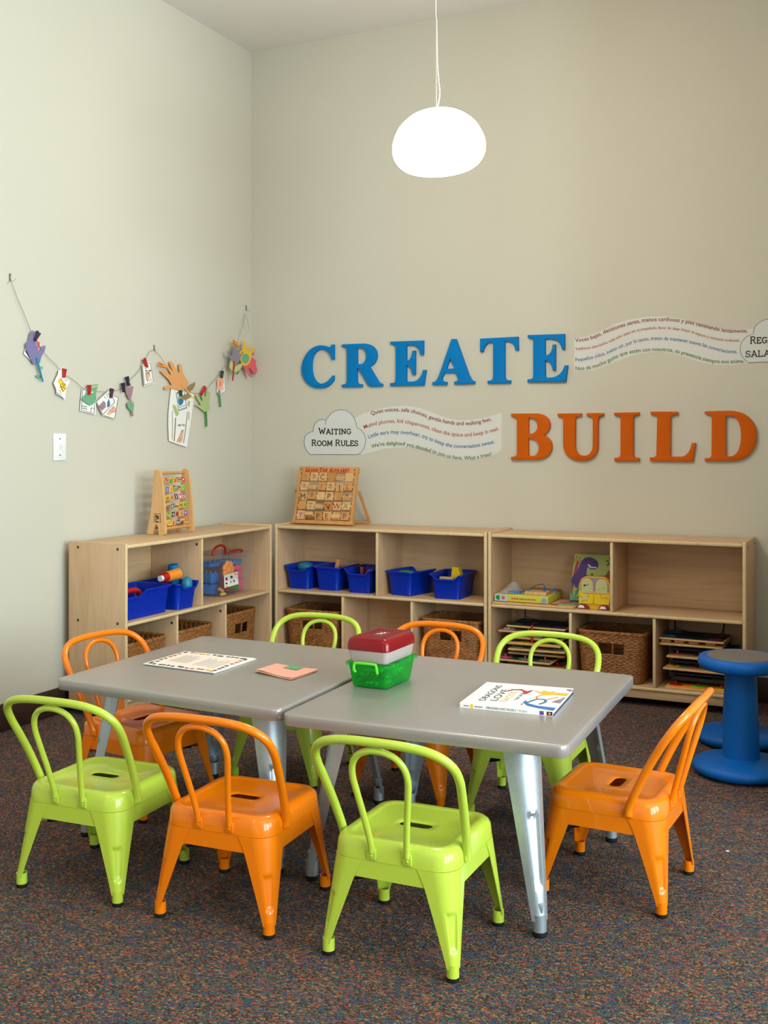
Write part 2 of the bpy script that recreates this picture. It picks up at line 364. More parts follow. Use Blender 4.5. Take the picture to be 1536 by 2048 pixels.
S1 = 1536 / 180
letter('C', 'blue cut-out letter C, first letter of CREATE on the back wall', 590, 670, S1, [(665,162),(622,165),(605,200),(585,210),(520,185),(440,175),(400,179),(360,190),(313,212),(270,240),(227,282),(190,330),(158,384),(135,440),(119,500),(112,560),(113,617),(120,670),(134,717),(155,760),(183,801),(215,835),(255,866),(300,890),(350,903),(400,907),(446,908),(490,903),(528,891),(560,875),(592,851),(620,820),(658,770),(660,690),(640,690),(612,729),(580,765),(552,791),(520,810),(486,824),(450,830),(420,827),(390,815),(360,792),(335,760),(315,722),(300,680),(289,630),(283,580),(282,524),(285,470),(292,418),(305,370),(322,332),(345,300),(370,275),(400,258),(435,247),(470,245),(500,251),(530,265),(557,285),(580,310),(597,336),(610,365),(628,420),(665,420)], [], BLUE, GC)
letter('R', 'blue cut-out letter R in CREATE, between the C and the first E', 590, 670, S1, [(800,160),(1170,145),(1212,147),(1250,155),(1293,171),(1330,195),(1359,225),(1380,260),(1393,299),(1397,340),(1395,381),(1385,420),(1369,457),(1345,490),(1311,519),(1270,540),(1420,790),(1450,820),(1490,830),(1490,878),(1280,883),(1240,845),(1085,575),(1057,570),(1057,790),(1070,820),(1095,837),(1142,840),(1142,887),(800,892),(800,845),(850,840),(875,825),(885,780),(885,250),(878,222),(855,210),(802,207)], [[(1060,225),(1120,222),(1147,227),(1170,240),(1191,262),(1205,290),(1213,320),(1215,350),(1213,381),(1205,410),(1193,442),(1175,470),(1154,487),(1130,495),(1060,500)]], BLUE, GC)
letter('E', 'blue cut-out letter E in CREATE, between the R and the A', 770, 660, S1, [(92,198),(655,178),(653,428),(610,428),(590,350),(573,318),(550,290),(522,272),(490,262),(365,262),(365,525),(390,520),(410,510),(430,489),(445,460),(460,400),(470,350),(518,350),(515,765),(468,768),(463,728),(455,690),(443,658),(425,630),(399,611),(365,602),(365,860),(380,880),(450,880),(497,875),(540,860),(579,829),(610,790),(628,756),(640,720),(652,680),(700,680),(665,945),(88,957),(90,905),(150,900),(175,885),(182,850),(182,290),(170,262),(140,250),(92,245)], [], BLUE, GC)
letter('A', 'blue cut-out letter A in the middle of CREATE on the back wall', 770, 660, S1, [(1135,155),(1212,152),(1430,760),(1470,840),(1500,868),(1530,872),(1528,918),(1180,928),(1180,880),(1230,870),(1248,850),(1240,810),(1205,728),(1010,733),(980,810),(972,850),(990,872),(1020,880),(1055,885),(1055,935),(808,938),(810,890),(855,880),(890,840),(920,780)], [[(1112,480),(1185,655),(1050,662)]], BLUE, GC)
S2 = 1536 / 195
letter('T', 'blue cut-out letter T in CREATE, just before the last letter', 950, 655, S2, [(80,175),(678,143),(683,360),(635,360),(628,318),(615,280),(596,254),(570,235),(520,215),(470,215),(470,770),(480,810),(510,828),(560,830),(560,875),(197,883),(197,840),(245,832),(275,815),(285,770),(285,250),(270,232),(240,233),(215,240),(184,261),(160,290),(135,340),(125,385),(80,385)], [], BLUE, GC)
letter('E', 'blue cut-out letter E at the end of CREATE, beside the Spanish rules banner', 950, 655, S2, [(830,118),(1410,100),(1412,347),(1368,347),(1362,312),(1350,280),(1333,247),(1310,220),(1281,202),(1250,190),(1180,178),(1105,180),(1105,437),(1130,436),(1150,430),(1175,411),(1195,385),(1215,330),(1222,268),(1268,268),(1268,678),(1225,680),(1218,638),(1205,600),(1188,567),(1165,540),(1138,525),(1105,520),(1108,770),(1120,788),(1180,789),(1230,785),(1272,771),(1310,750),(1343,722),(1370,690),(1400,630),(1412,595),(1462,595),(1427,857),(828,863),(828,818),(885,810),(910,795),(917,750),(917,215),(905,185),(875,170),(832,165)], [], BLUE, GC)
S3 = 1536 / 210
letter('B', 'orange cut-out letter B, first letter of BUILD on the back wall', 1010, 810, S3, [(90,125),(470,122),(516,130),(560,145),(598,169),(630,200),(650,236),(660,275),(659,308),(650,340),(635,371),(615,400),(592,423),(565,440),(599,457),(630,480),(656,508),(675,540),(685,570),(688,600),(684,642),(672,680),(652,715),(625,745),(594,769),(560,785),(520,797),(480,803),(88,803),(88,760),(140,752),(168,738),(175,700),(175,220),(165,190),(140,175),(92,168)],
       [[(345,182),(390,190),(418,198),(440,210),(458,233),(470,260),(477,310),(472,339),(462,365),(448,385),(430,400),(410,412),(390,418),(345,418)], [(342,487),(400,490),(427,500),(450,515),(469,535),(483,560),(493,590),(495,620),(493,651),(485,680),(471,708),(450,730),(423,743),(390,747),(345,740)]], ORG, GB)
letter('U', 'orange cut-out letter U in BUILD on the back wall', 1010, 810, S3, [(770,123),(1118,120),(1118,160),(1065,165),(1040,180),(1030,215),(1030,610),(1035,648),(1045,680),(1062,706),(1085,725),(1111,738),(1140,742),(1171,742),(1200,735),(1225,721),(1245,700),(1261,677),(1272,650),(1280,617),(1283,580),(1283,220),(1275,180),(1250,165),(1192,158),(1195,117),(1440,117),(1440,155),(1395,160),(1370,178),(1362,220),(1360,600),(1356,642),(1345,680),(1325,718),(1300,750),(1268,777),(1230,797),(1187,811),(1140,817),(1094,817),(1050,810),(1003,798),(960,778),(924,752),(895,720),(873,682),(860,640),(853,600),(850,560),(850,220),(842,190),(815,172),(770,165)], [], ORG, GB)
S4 = 1536 / 185
letter('I', 'orange cut-out letter I in the middle of BUILD', 1215, 810, S4, [(108,128),(523,118),(527,160),(465,168),(435,185),(428,220),(428,820),(437,855),(465,872),(527,880),(527,928),(113,928),(110,880),(165,872),(200,858),(215,820),(215,220),(205,190),(180,175),(110,170)], [], ORG, GB)
letter('L', 'orange cut-out letter L in BUILD, just before the D', 1215, 810, S4, [(715,108),(1163,110),(1163,160),(1090,165),(1055,180),(1047,215),(1040,820),(1050,845),(1080,857),(1220,857),(1258,850),(1290,835),(1320,811),(1345,780),(1365,747),(1380,710),(1400,630),(1460,630),(1415,938),(702,928),(702,870),(770,865),(800,850),(810,815),(825,215),(818,185),(790,168),(715,158)], [], ORG, GB)
letter('D', 'orange cut-out letter D, last letter of BUILD at the right', 1396, 810, 1536 / 134, [(150,145),(500,133),(760,130),(832,136),(900,150),(993,179),(1080,220),(1155,274),(1220,340),(1270,411),(1310,490),(1333,580),(1340,670),(1340,761),(1330,850),(1306,934),(1270,1010),(1216,1086),(1150,1150),(1079,1202),(1000,1240),(900,1268),(800,1280),(150,1283),(150,1220),(250,1212),(295,1190),(310,1130),(315,290),(300,240),(260,215),(155,208)], [[(635,250),(780,255),(833,276),(880,310),(917,366),(945,430),(967,503),(980,580),(986,650),(985,720),(979,812),(965,900),(945,979),(915,1050),(882,1099),(840,1140),(793,1166),(740,1180),(635,1175)]], ORG, GB)

# ------------------------------------------------------------------ printed rules signs stuck to the back wall
def ribbon2(pts, w, closed=False):
    """flat stroke along a 2D polyline"""
    n = len(pts); V = []; Fc = []
    for i in range(n):
        a = pts[i - 1] if (i > 0 or closed) else pts[i]; c = pts[(i + 1) % n] if (i < n - 1 or closed) else pts[i]
        dx, dy = c[0] - a[0], c[1] - a[1]; l = math.hypot(dx, dy) or 1; nx, ny = -dy / l, dx / l
        V += [(pts[i][0] + nx * w / 2, pts[i][1] + ny * w / 2), (pts[i][0] - nx * w / 2, pts[i][1] - ny * w / 2)]
    for i in range(n if closed else n - 1):
        j = (i + 1) % n; Fc.append((2 * i, 2 * i + 1, 2 * j + 1, 2 * j))
    return V, Fc
def segs(P, w):
    V = []; Fc = []
    for i in range(len(P) - 1):
        v, f = ribbon2([P[i], P[i + 1]], w); o = len(V); V += v; Fc += [tuple(k + o for k in q) for q in f]
    return V, Fc
def arcp(cx, cy, rx, ry, a0, a1, n=12): return [(cx + rx * math.cos(math.radians(a0 + (a1 - a0) * i / n)), cy + ry * math.sin(math.radians(a0 + (a1 - a0) * i / n))) for i in range(n + 1)]
def sf(x, y, w=0.14): return [(x - w, y), (x + w, y)]
SLAB = {   # strokes of a slab-serif alphabet, cap height 1: (advance, polylines)
    'W': (1.25, [[(.12, 1), (.38, 0)], [(.38, 0), (.62, .82)], [(.62, .82), (.86, 0)], [(.86, 0), (1.1, 1)], sf(.12, 1), sf(1.1, 1)]),
    'A': (.98, [[(.12, 0), (.47, 1)], [(.47, 1), (.84, 0)], [(.26, .33), (.7, .33)], sf(.12, 0), sf(.84, 0), [(.3, 1), (.5, 1)]]),
    'I': (.5, [[(.24, 0), (.24, 1)], sf(.24, 0, .18), sf(.24, 1, .18)]),
    'T': (.9, [[(.43, 0), (.43, 1)], [(.06, .96), (.8, .96)], [(.1, 1), (.1, .76)], [(.76, 1), (.76, .76)], sf(.43, 0, .18)]),
    'N': (1.0, [[(.15, 0), (.15, 1)], [(.15, 1), (.78, 0)], [(.78, 0), (.78, 1)], sf(.15, 0), sf(.1, 1, .12), sf(.78, 1)]),
    'G': (.95, [arcp(.48, .5, .4, .5, 40, 320, 18), [(.79, .18), (.79, .42)], [(.52, .42), (.9, .42)], [(.78, .82), (.78, 1)]]),
    'R': (.95, [[(.16, 0), (.16, 1)], [(.05, 1), (.48, 1)] + arcp(.48, .76, .24, .24, 90, -90, 8) + [(.16, .52)], [(.45, .52), (.78, 0)], sf(.16, 0), sf(.8, 0, .1)]),
    'O': (1.0, [arcp(.48, .5, .4, .49, 0, 360, 22)]),
    'M': (1.2, [[(.15, 0), (.2, 1)], [(.2, 1), (.57, .15)], [(.57, .15), (.94, 1)], [(.94, 1), (1.0, 0)], sf(.15, 0), sf(1.0, 0), sf(.15, 1, .1), sf(1.0, 1, .1)]),
    'U': (1.0, [[(.15, 1), (.15, .35)] + arcp(.48, .35, .33, .35, 180, 360, 10) + [(.81, 1)], sf(.15, 1), sf(.81, 1)]),
    'L': (.85, [[(.16, 0), (.16, 1)], [(.02, 0), (.74, 0)], [(.74, -.05), (.74, .25)], sf(.16, 1)]),
    'E': (.88, [[(.16, 0), (.16, 1)], [(.02, 0), (.76, 0)], [(.02, 1), (.73, 1)], [(.16, .52), (.56, .52)], [(.76, -.05), (.76, .24)], [(.73, 1.05), (.73, .76)], [(.56, .62), (.56, .42)]]),
    'S': (.8, [arcp(.37, .74, .28, .26, 20, 270, 14) + arcp(.37, .25, .3, .25, 90, -160, 14), [(.66, .74), (.66, 1)], [(.06, .0), (.06, .26)]]),
    ' ': (.45, []),
}
def slab_px(s, u0, u1, v0, v1, h, small):
    """heading in small capitals: first letter of each word at full height; returns px vertices and faces"""
    adv = 0; lay = []; first = True
    for ch in s:
        k = 1.0 if (first and small < 1) else small
        a, st = SLAB[ch]; lay.append((adv, k, st)); adv += a * k + 0.03; first = ch == ' '
    sx = (u1 - u0) / adv; V = []; Fc = []
    for x, k, st in lay:
        for pl in st:
            P = [(u0 + (x + p[0] * k) * sx, (v0 + (v1 - v0) * ((x + p[0] * k) / adv)) - p[1] * k * h) for p in pl]
            v, f = (ribbon2 if len(P) > 4 else segs)(P, h * 0.172)
            o = len(V); V += v; Fc += [tuple(i + o for i in q) for q in f]
    return V, Fc
def resample(P):
    P = catmull([(p[0], p[1], 0) for p in P], 8); d = [0]
    for a, c in zip(P, P[1:]): d.append(d[-1] + (c - a).length)
    return P, d
def wave_px(s, base, h, bold=0.012):
    """text running along a wavy baseline given in px"""
    P, d = resample(base); V, Fc, wd = text2d(s, 1.0, bold, res=2); L = d[-1]; out = []
    for x, y in V:
        t = x / wd * L; i = 0
        lo, hi = 0, len(d) - 2
        while lo < hi:
            md = (lo + hi + 1) // 2
            if d[md] <= t: lo = md
            else: hi = md - 1
        i = lo; seg = max(d[i + 1] - d[i], 1e-6); q = P[i].lerp(P[i + 1], (t - d[i]) / seg); tg = (P[i + 1] - P[i]) / seg
        nx, ny = tg.y, -tg.x
        out.append((q.x + nx * y * h, q.y + ny * y * h))
    return out, Fc
def wall_mesh(name, V, Fc, off, m, root):
    o = root.location
    MB().add([ony(u, v, -off) - o for u, v in V], Fc).build(name, m, root, angle=0, fixn=False)
def wall_slab(name, P, off, th, m, root):
    o = root.location
    MB().prism([ony(u, v, -off) - o for u, v in P], [Vector((ony(u, v, -off).x, -(off - th), ony(u, v, -off).z)) - o for u, v in P]).build(name, m, root, angle=0)
def rules_sign(label, base_px, cloud, crease, banner, heads, lines):
    c = ony(base_px[0], base_px[1], 0); r = thing('rules_sign', label, 'wall sign', (c.x, 0, c.z), 0, 'printed rules signs on the back wall')
    wall_slab('banner', banner, 0.0008, 0.0006, M['decal'], r)
    wall_slab('cloud', cloud, 0.0014, 0.0012, M['decalc'], r)
    V, Fc = ribbon2(cloud, 1.1, True); wall_mesh('cloud_outline', V, Fc, 0.0018, M['outline'], r)
    if crease: V, Fc = ribbon2(crease, 1.1); wall_mesh('cloud_outline', V, Fc, 0.0018, M['outline'], r)
    for (s, u0, u1, v0, v1, h, k) in heads:
        V, Fc = slab_px(s, u0, u1, v0, v1, h, k); wall_mesh('heading', V, Fc, 0.0022, M['ink'], r)
    for (s, base, h, m) in lines:
        V, Fc = wave_px(s, base, h); wall_mesh('text_line', V, Fc, 0.0014, M[m], r)
cl = pxs(600, 810, 1536 / 220, [(140,690),(85,630),(62,565),(57,500),(75,430),(120,388),(182,368),(190,310),(215,250),(260,212),(310,200),(365,215),(390,170),(440,112),(500,78),(570,66),(640,75),(700,110),(750,170),(780,240),(792,315),(850,345),(895,400),(917,470),(910,550),(880,630),(830,680),(805,692)])
bn = pxs(560, 620, 3.135, [(440,700),(465,680),(520,650),(600,625),(700,605),(790,600),(880,615),(960,645),(1040,675),(1120,690),(1200,690),(1290,675),(1390,645),(1390,880),(1330,915),(1250,935),(1150,942),(1060,930),(980,905),(900,870),(820,860),(740,862),(650,870),(580,890),(520,905),(480,905)])
g = lambda L: pxs(720, 815, 1536 / 290, L)
rules_sign('English waiting room rules sign, cloud at the left of a wavy banner, before BUILD', (670, 905), cl, pxs(600, 810, 1536 / 220, [(365, 215), (358, 240), (354, 275)]), bn,
    [('WAITING', 637, 703, 868, 868, 11.5, .86), ('ROOM RULES', 623, 717, 891.5, 891.5, 11.5, .86)],
    [('Quiet voices, safe choices, gentle hands and walking feet.', g([(120,82),(200,60),(300,45),(400,40),(500,48),(600,68),(700,105),(800,140),(900,165),(1000,182),(1100,187),(1200,182),(1300,163),(1395,140)]), 11.2, 'darkred'),
     ('Muted phones, kid chaperones, clean the space and keep it neat.', g([(48,228),(130,195),(200,182),(300,165),(400,160),(500,170),(600,193),(700,220),(800,257),(900,285),(1000,302),(1100,308),(1200,302),(1300,285),(1400,262),(1475,235)]), 11.2, 'rust'),
     ('Little ears may overhear, try to keep the conversation sweet.', g([(95,330),(180,300),(300,280),(400,278),(500,285),(600,303),(700,335),(800,372),(900,407),(1000,425),(1100,430),(1200,425),(1300,408),(1430,378)]), 11.2, 'blueink'),
     ("We're delighted you decided to join us here. What a treat!", g([(125,435),(200,412),(300,400),(400,400),(480,405),(600,432),(700,462),(800,490),(900,525),(1000,545),(1100,555),(1200,550),(1300,530),(1395,512)]), 11.2, 'greenink')])
cl2 = pxs(1440, 630, 16, [(900,1525),(840,1470),(760,1390),(690,1290),(650,1180),(640,1060),(665,930),(740,800),(840,700),(960,640),(1060,620),(1065,540),(1090,450),(1140,350),(1220,265),(1330,195),(1440,150),(1536,132),(1640,145),(1740,190),(1820,260),(1870,350),(1895,420),(1970,425),(2050,480),(2095,560),(2110,645),(2210,660),(2300,740),(2350,850),(2370,980),(2360,1120),(2300,1270),(2220,1400),(2140,1480)])
g2 = lambda L: pxs(1000, 620, 1536 / 536, L)
bn2 = g2([(425,165),(500,150),(580,120),(660,80),(740,55),(850,38),(940,36),(1040,50),(1130,80),(1220,105),(1300,112),(1400,110),(1460,108),(1460,290),(1420,308),(1330,316),(1240,315),(1150,300),(1060,270),(980,248),(900,240),(800,250),(720,275),(620,315),(540,345),(425,352)])
rules_sign('Spanish rules sign above BUILD, wavy banner with its cloud cut by the right edge', (1490, 722), cl2, None, bn2,
    [('REGLAS', 1500, 1567, 687, 684.5, 13, .86), ('SALA', 1491, 1541, 714, 712, 11.5, 1.0)],
    [('Voces bajas, decisiones sanas, manos cari\u00f1osas y pies caminando lentamente.', g2([(432,185),(520,170),(600,135),(700,98),(800,72),(900,63),(1000,66),(1080,78),(1160,98),(1260,122),(1340,130),(1420,128)]), 11.2, 'darkred'),
     ('Tel\u00e9fonos silenciados, cada ni\u00f1o debe ser acompa\u00f1ado, favor de dejar limpio el espacio y mantenlo ordenado.', g2([(432,232),(540,218),(620,190),(700,155),(780,125),(880,110),(980,112),(1080,127),(1160,152),(1240,172),(1300,180),(1378,182)]), 8.2, 'rust'),
     ('Peque\u00f1os o\u00eddos, suelen o\u00edr, por lo tanto, traten de mantener suaves las conversaciones.', g2([(434,296),(520,282),(600,258),(700,215),(780,187),(880,172),(980,175),(1060,185),(1160,208),(1240,232),(1300,245),(1360,248)]), 10.4, 'blueink'),
     ('Nos da mucho gusto que est\u00e9n con nosotros, su presencia siempre nos anima.', g2([(434,346),(520,338),(600,310),(700,262),(790,243),(880,235),(980,240),(1060,258),(1140,282),(1220,302),(1300,306),(1400,302)]), 11.2, 'greenink')])

# ------------------------------------------------------------------ pendant lamp
LY = -1.5; lc = ony(877, 283, LY)
lamp = thing('pendant_lamp', 'glowing white pebble-shaped glass pendant lamp hanging on a thin cord', 'lamp', (lc.x, LY, lc.z))
k = ((lc - CAM).dot(FW)) / FPX
def lz(v): return -(v - 283) * k
prof = [(0, lz(343)), (28, lz(342.6)), (50, lz(340.5)), (68, lz(336)), (81, lz(327)), (90, lz(314)), (93.4, lz(299)), (92, lz(285)), (87, lz(270)), (78, lz(254.5)), (65, lz(241)), (48, lz(230)), (28, lz(223.5)), (12, lz(221.6)), (0, lz(221.3))]
prof = [(p.x, p.y) for p in catmull([(r * k, z, 0) for r, z in prof], 4)]
prof = [(max(r, 0), z) for r, z in prof]; prof[0] = (0, prof[0][1]); prof[-1] = (0, prof[-1][1])
glow = bpy.data.materials.new('lit_opal_glass'); glow.use_nodes = True; pb = glow.node_tree.nodes['Principled BSDF']
pb.inputs['Base Color'].default_value = (0.9, 0.9, 0.88, 1); pb.inputs['Emission Color'].default_value = (1.0, 0.93, 0.82, 1); pb.inputs['Emission Strength'].default_value = LAMP_E
b = MB(); tilt = Matrix.Rotation(math.radians(-4), 4, Vector((0, 1, 0)))
b.lathe(prof, n=48, M=tilt); b.build('shade', glow, lamp)
top = lz(222); ch = H - lc.z
cp = [(k * -4, 0, top), (k * 3, 0, lz(190)), (k * 1, 0, lz(165)), (k * -2, 0, lz(130)), (k * -3, 0, lz(90)), (k * -4, 0, lz(40)), (k * -6, 0, lz(0)), (k * -6, 0, ch - .012)]
MB().tube(catmull(cp, 5), 0.0017, 8).build('power_cord', M['cord'], lamp)
MB().tube([(k * -4.5, 0, top), (k * -5.5, 0, ch - .012)], 0.0005, 6).build('suspension_wire', M['cord'], lamp)
MB().lathe([(0.05, ch - 0.025), (0.055, ch - 0.02), (0.055, ch - .0003)], n=24).build('ceiling_rose', M['whitep'], lamp)

# ------------------------------------------------------------------ light switch on the left wall
sw = thing('light_switch', 'white toggle light switch plate on the left wall below the garland', 'light switch', onx(118, 894, 0))
MB().rbox(0.0004, 0.006, -0.0405, 0.0405, -0.0615, 0.0615, 0.003, 3).build('plate', M['whitep'], sw)
MB().add([(0.006, -.006, -.012), (0.006, .006, -.012), (0.006, .006, .012), (0.006, -.006, .012), (0.016, -.004, .004), (0.016, .004, .004), (0.016, .004, .012), (0.016, -.004, .012)],
         [(0, 1, 5, 4), (1, 2, 6, 5), (2, 3, 7, 6), (3, 0, 4, 7), (4, 5, 6, 7), (3, 2, 1, 0)]).build('toggle', M['whitep'], sw)
for z in (-.037, .037):
    MB().lathe([(0.0035, 0), (0.003, 0.0015), (0, 0.0018)], n=10, M=Matrix.Translation((0.006, 0, z)) @ Matrix.Rotation(PI / 2, 4, 'Y')).build('screw', M['screw'], sw)

# ------------------------------------------------------------------ pressed-metal legs shared by chairs and tables
def channel_leg(b, corner, hz, ztop, arm, rad, groove, sx, sy, t=0.002, depth=0.0065):
    """open corner channel tapering to a round foot. corner(z) = outermost x, y; arm(z), rad(z) = section sizes"""
    rings = []; N = 44
    zs = [hz + (ztop - hz) * i / N for i in range(N + 1)]
    for z in zs:
        cx, cy = corner(z); a = arm(z); r = min(rad(z), a * 0.98); out = []; inn = []
        for k in range(4): out.append((cx - a + (a - r) * k / 4, cy)); inn.append((cx - a + (a - r) * k / 4, cy - t))
        g0, g1 = groove; e = 0.0
        if g0 < z < g1:
            d = min(z - g0, g1 - z); e = depth * min(1.0, d / 0.007) ** 0.7
        for k in range(25):
            an = PI / 2 * (1 - k / 24); s = abs(k - 12) / 12.0
            dd = e * max(0.0, 1 - (s / 0.56) ** 10) if s < 0.56 else 0.0
            out.append((cx - r + (r - dd) * math.cos(an), cy - r + (r - dd) * math.sin(an)))
            inn.append((cx - r + (r - t - dd) * math.cos(an), cy - r + (r - t - dd) * math.sin(an)))
        for k in range(1, 5): out.append((cx, cy - r - (a - r) * k / 4)); inn.append((cx - t, cy - r - (a - r) * k / 4))
        rings.append([(sx * p[0], sy * p[1], z) for p in out + inn[::-1]])
    b.loft(rings, cap0=True, cap1=True)

# ------------------------------------------------------------------ children's metal chairs
def seat_mesh():
    b = MB(); K = dict(k=7, m=3)
    spec = [(.0430, .0160, .0158, .2800), (.0430, .0160, .0158, .2815), (.0448, .0178, .0176, .2828), (.060, .036, .02, .2832), (.1195, .1195, .030, .2832), (.1235, .1235, .033, .2848), (.1275, .1275, .036, .2868),
            (.135, .135, .040, .2872), (.1455, .1455, .047, .2850), (.1520, .1520, .050, .2795), (.1560, .1560, .0515, .2700), (.1585, .1585, .0520, .2400), (.1570, .1570, .051, .2388),
            (.1560, .1560, .0505, .2400), (.1535, .1535, .05, .268), (.145, .145, .046, .2790), (.060, .036, .02, .2795), (.0430, .0160, .0158, .2800)]
    rings = [ring(rr(hx, hy, r, **K), z) for hx, hy, r, z in spec]
    return b.loft(rings)
def make_chair(m, label):
    t = thing('metal_chair', label, 'chair', group="children's metal chairs around the tables")
    seat_mesh().build('seat', m, t, angle=50)
    b = MB()
    for q in range(4):
        R_ = Matrix.Rotation(q * PI / 2, 4, 'Z'); n = 16; rings = []
        for i in range(n + 1):      # apron with a bottom edge that sweeps down into the legs
            x = -0.100 + 0.200 * i / n; zl = 0.1985
            rings.append([(x, .1575, .2392), (x, .1590, zl), (x, .1570, zl), (x, .1555, .2392)])
        b.loft(rings, cap0=True, cap1=True, M=R_)
    b.build('apron', m, t)
    corner = lambda z: (.1590 + .0165 * (1 - (z - .01) / .229), .1590 + .0165 * (1 - (z - .01) / .229))
    arm = lambda z: .0235 + .0600 * max(0, (z - .03) / .209) ** 1.05 + (0.006 * max(0, (z - .195) / .044) ** 2)
    rad = lambda z: .0145 + .037 * max(0, (z - .03) / .209)
    for sx in (-1, 1):
        for sy in (-1, 1):
            b = MB(); channel_leg(b, corner, 0.030, 0.239, arm, rad, (0.066, 0.150), sx, sy)
            cx, cy = corner(.02); fx, fy = sx * (cx - .0150), sy * (cy - .0150)
            b.lathe([(.0125, .0098), (.0147, .0098), (.0146, .040), (.0126, .040), (.0125, .0098)], (fx, fy, 0), 24)
            lg = b.build('leg', m, t, angle=45)
            MB().lathe([(0, 0), (.0135, 0), (.0152, .0025), (.0152, .0105), (.0120, .011), (.0120, .014), (0, .014)], (fx, fy, 0), 20).build('foot_cap', M['black'], lg)
    half = [(.1615, -.072, .250), (.1625, -.076, .272), (.167, -.094, .315), (.173, -.122, .372), (.179, -.153, .427), (.182, -.174, .461), (.177, -.196, .494), (.157, -.215, .519), (.122, -.228, .535), (.068, -.234, .5425), (0, -.236, .544)]
    pth = catmull(half + [(-x, y, z) for x, y, z in half[-2::-1]], 5)
    b = MB().tube(pth, .0108, 14)
    for s in (-1, 1):
        b.rbox(s * .161 - .0045, s * .161 + .0045, -.084, -.060, .243, .268, .003); b.sphere((s * .166, -.072, .2535), .0055, .5, 1, 1, 8)
    b.build('back_hoop', m, t, angle=60)
    hi = [(.046, -.1595, .262), (.0465, -.164, .285), (.054, -.180, .345), (.065, -.199, .412), (.0705, -.211, .455), (.065, -.220, .487), (.047, -.227, .510), (.022, -.231, .5210), (0, -.232, .5235)]
    b = MB().tube(catmull(hi + [(-x, y, z) for x, y, z in hi[-2::-1]], 5), .0080, 12)
    for s in (-1, 1):
        b.rbox(s * .046 - .012, s * .046 + .012, -.1625, -.1565, .244, .270, .002); b.sphere((s * .046, -.1622, .254), .0045, 1, .5, 1, 8)
    b.build('inner_hoop', m, t, angle=60)
    b = MB()
    for s in (-1, 1): b.tube([(-.134, -.134 * s, .179), (0, 0, .181 + s * .005), (.134, .134 * s, .179)], .0048, 10)
    br = b.build('cross_brace', m, t)
    for sx in (-1, 1):
        for sy in (-1, 1):
            d = Vector((sx, sy, 0)).normalized()
            MB().tube([d * .122 + Vector((0, 0, .179)), d * .158 + Vector((0, 0, .179))], .0100, 12).build('rubber_sleeve', M['black'], br)
    return t
lime0 = make_chair(M['lime'], 'lime green metal chair at the front left, its back to us')
orange0 = make_chair(M['orange'], 'orange metal chair with its back to us, between two lime chairs at the front')
def place(o, x, y, deg, label=None):
    o.location = (x, y, 0); o.rotation_euler = (0, 0, math.radians(deg))
    if label: o['label'] = label
    return o
place(lime0, 1.408, -2.962, 3.0); place(orange0, 1.869, -2.948, 3.0)
place(copy_tree(lime0), 2.368, -2.947, 1.0, 'lime green metal chair nearest to us, its back in front of the right table')
place(copy_tree(orange0), 2.735, -2.391, 88, 'orange metal chair seen side-on at the right end of the tables')
place(copy_tree(lime0), 1.392, -1.880, 183, 'lime green metal chair beyond the left table, leftmost of the far three')
place(copy_tree(orange0), 1.888, -1.868, 180, 'orange metal chair on the far side of the tables, behind the red and green boxes')
place(copy_tree(lime0), 2.322, -1.893, 181, 'lime green metal chair behind the right table, rightmost of the far three')
place(copy_tree(orange0), 1.100, -2.392, -98, 'orange metal chair at the left end of the tables, seat tucked under the table top')

# ------------------------------------------------------------------ square silver tables
def make_table(label, quad, feet):
    cx = sum(p[0] for p in quad) / 4; cy = sum(p[1] for p in quad) / 4
    t = thing('square_table', label, 'table', (cx, cy, 0), 0, 'square silver tables pushed together')
    Q = [Vector((p[0] - cx, p[1] - cy, 0)) for p in quad]
    def outline(ins, r):
        pts = []
        for i in range(4):
            p, a, c = Q[i], Q[i - 1], Q[(i + 1) % 4]
            da = (a - p).normalized(); dc = (c - p).normalized(); p2 = p + (da + dc) * ins; rr_ = max(r - ins, .004)
            for k in range(9):
                an = PI / 2 * k / 8; s = 1 - math.sin(an); c_ = 1 - math.cos(an)
                pts.append(p2 + da * (rr_ * s) + dc * (rr_ * c_))
        return pts
    rings = []
    for ins, z in ((.020, .4690), (.0015, .4690), (0, .4715), (0, .4960), (.0012, .4988), (.0040, .5005), (.0075, .5010), (.03, .5010)):
        rings.append([p + Vector((0, 0, z)) for p in outline(ins, .028)])
    MB().loft(rings, cap0=True, cap1=True).build('tabletop', M['top'], t, angle=50)
    for (fx, fy), sx, sy in feet:
        lx, ly = sx * (fx - cx), sy * (fy - cy)
        corner = lambda z: (lx + .0175 - .052 * (z - .02) / .45, ly + .0175 - .048 * (z - .02) / .45)
        arm = lambda z: .030 + .050 * max(0, (z - .03) / .44)
        rad = lambda z: .0172 + .042 * max(0, (z - .03) / .44)
        b = MB(); channel_leg(b, corner, .04, .470, arm, rad, (.118, .292), sx, sy, .0024, .0085)
        c = corner(.03); px, py = sx * (c[0] - .0175), sy * (c[1] - .0175)
        b.lathe([(.0148, .012), (.0174, .012), (.0172, .056), (.0150, .056), (.0148, .012)], (px, py, 0), 24)
        b.rbox(px - .010, px + .010, py - .010, py + .010, .058, .085, .004)
        lg = b.build('leg', M['silver'], t, angle=45)
        MB().lathe([(0, 0), (.0160, 0), (.0180, .003), (.0178, .014), (.0147, .0145), (0, .0145)], (px, py, 0), 20).build('foot_cap', M['black'], lg)
    return t
make_table('left silver-grey square table carrying the bordered certificate and the pink folder', [(1.100, -2.830), (1.926, -2.870), (1.900, -2.012), (1.076, -2.010)],
           [((1.150, -2.745), -1, -1), ((1.842, -2.738), 1, -1), ((1.842, -2.075), 1, 1), ((1.166, -2.075), -1, 1)])
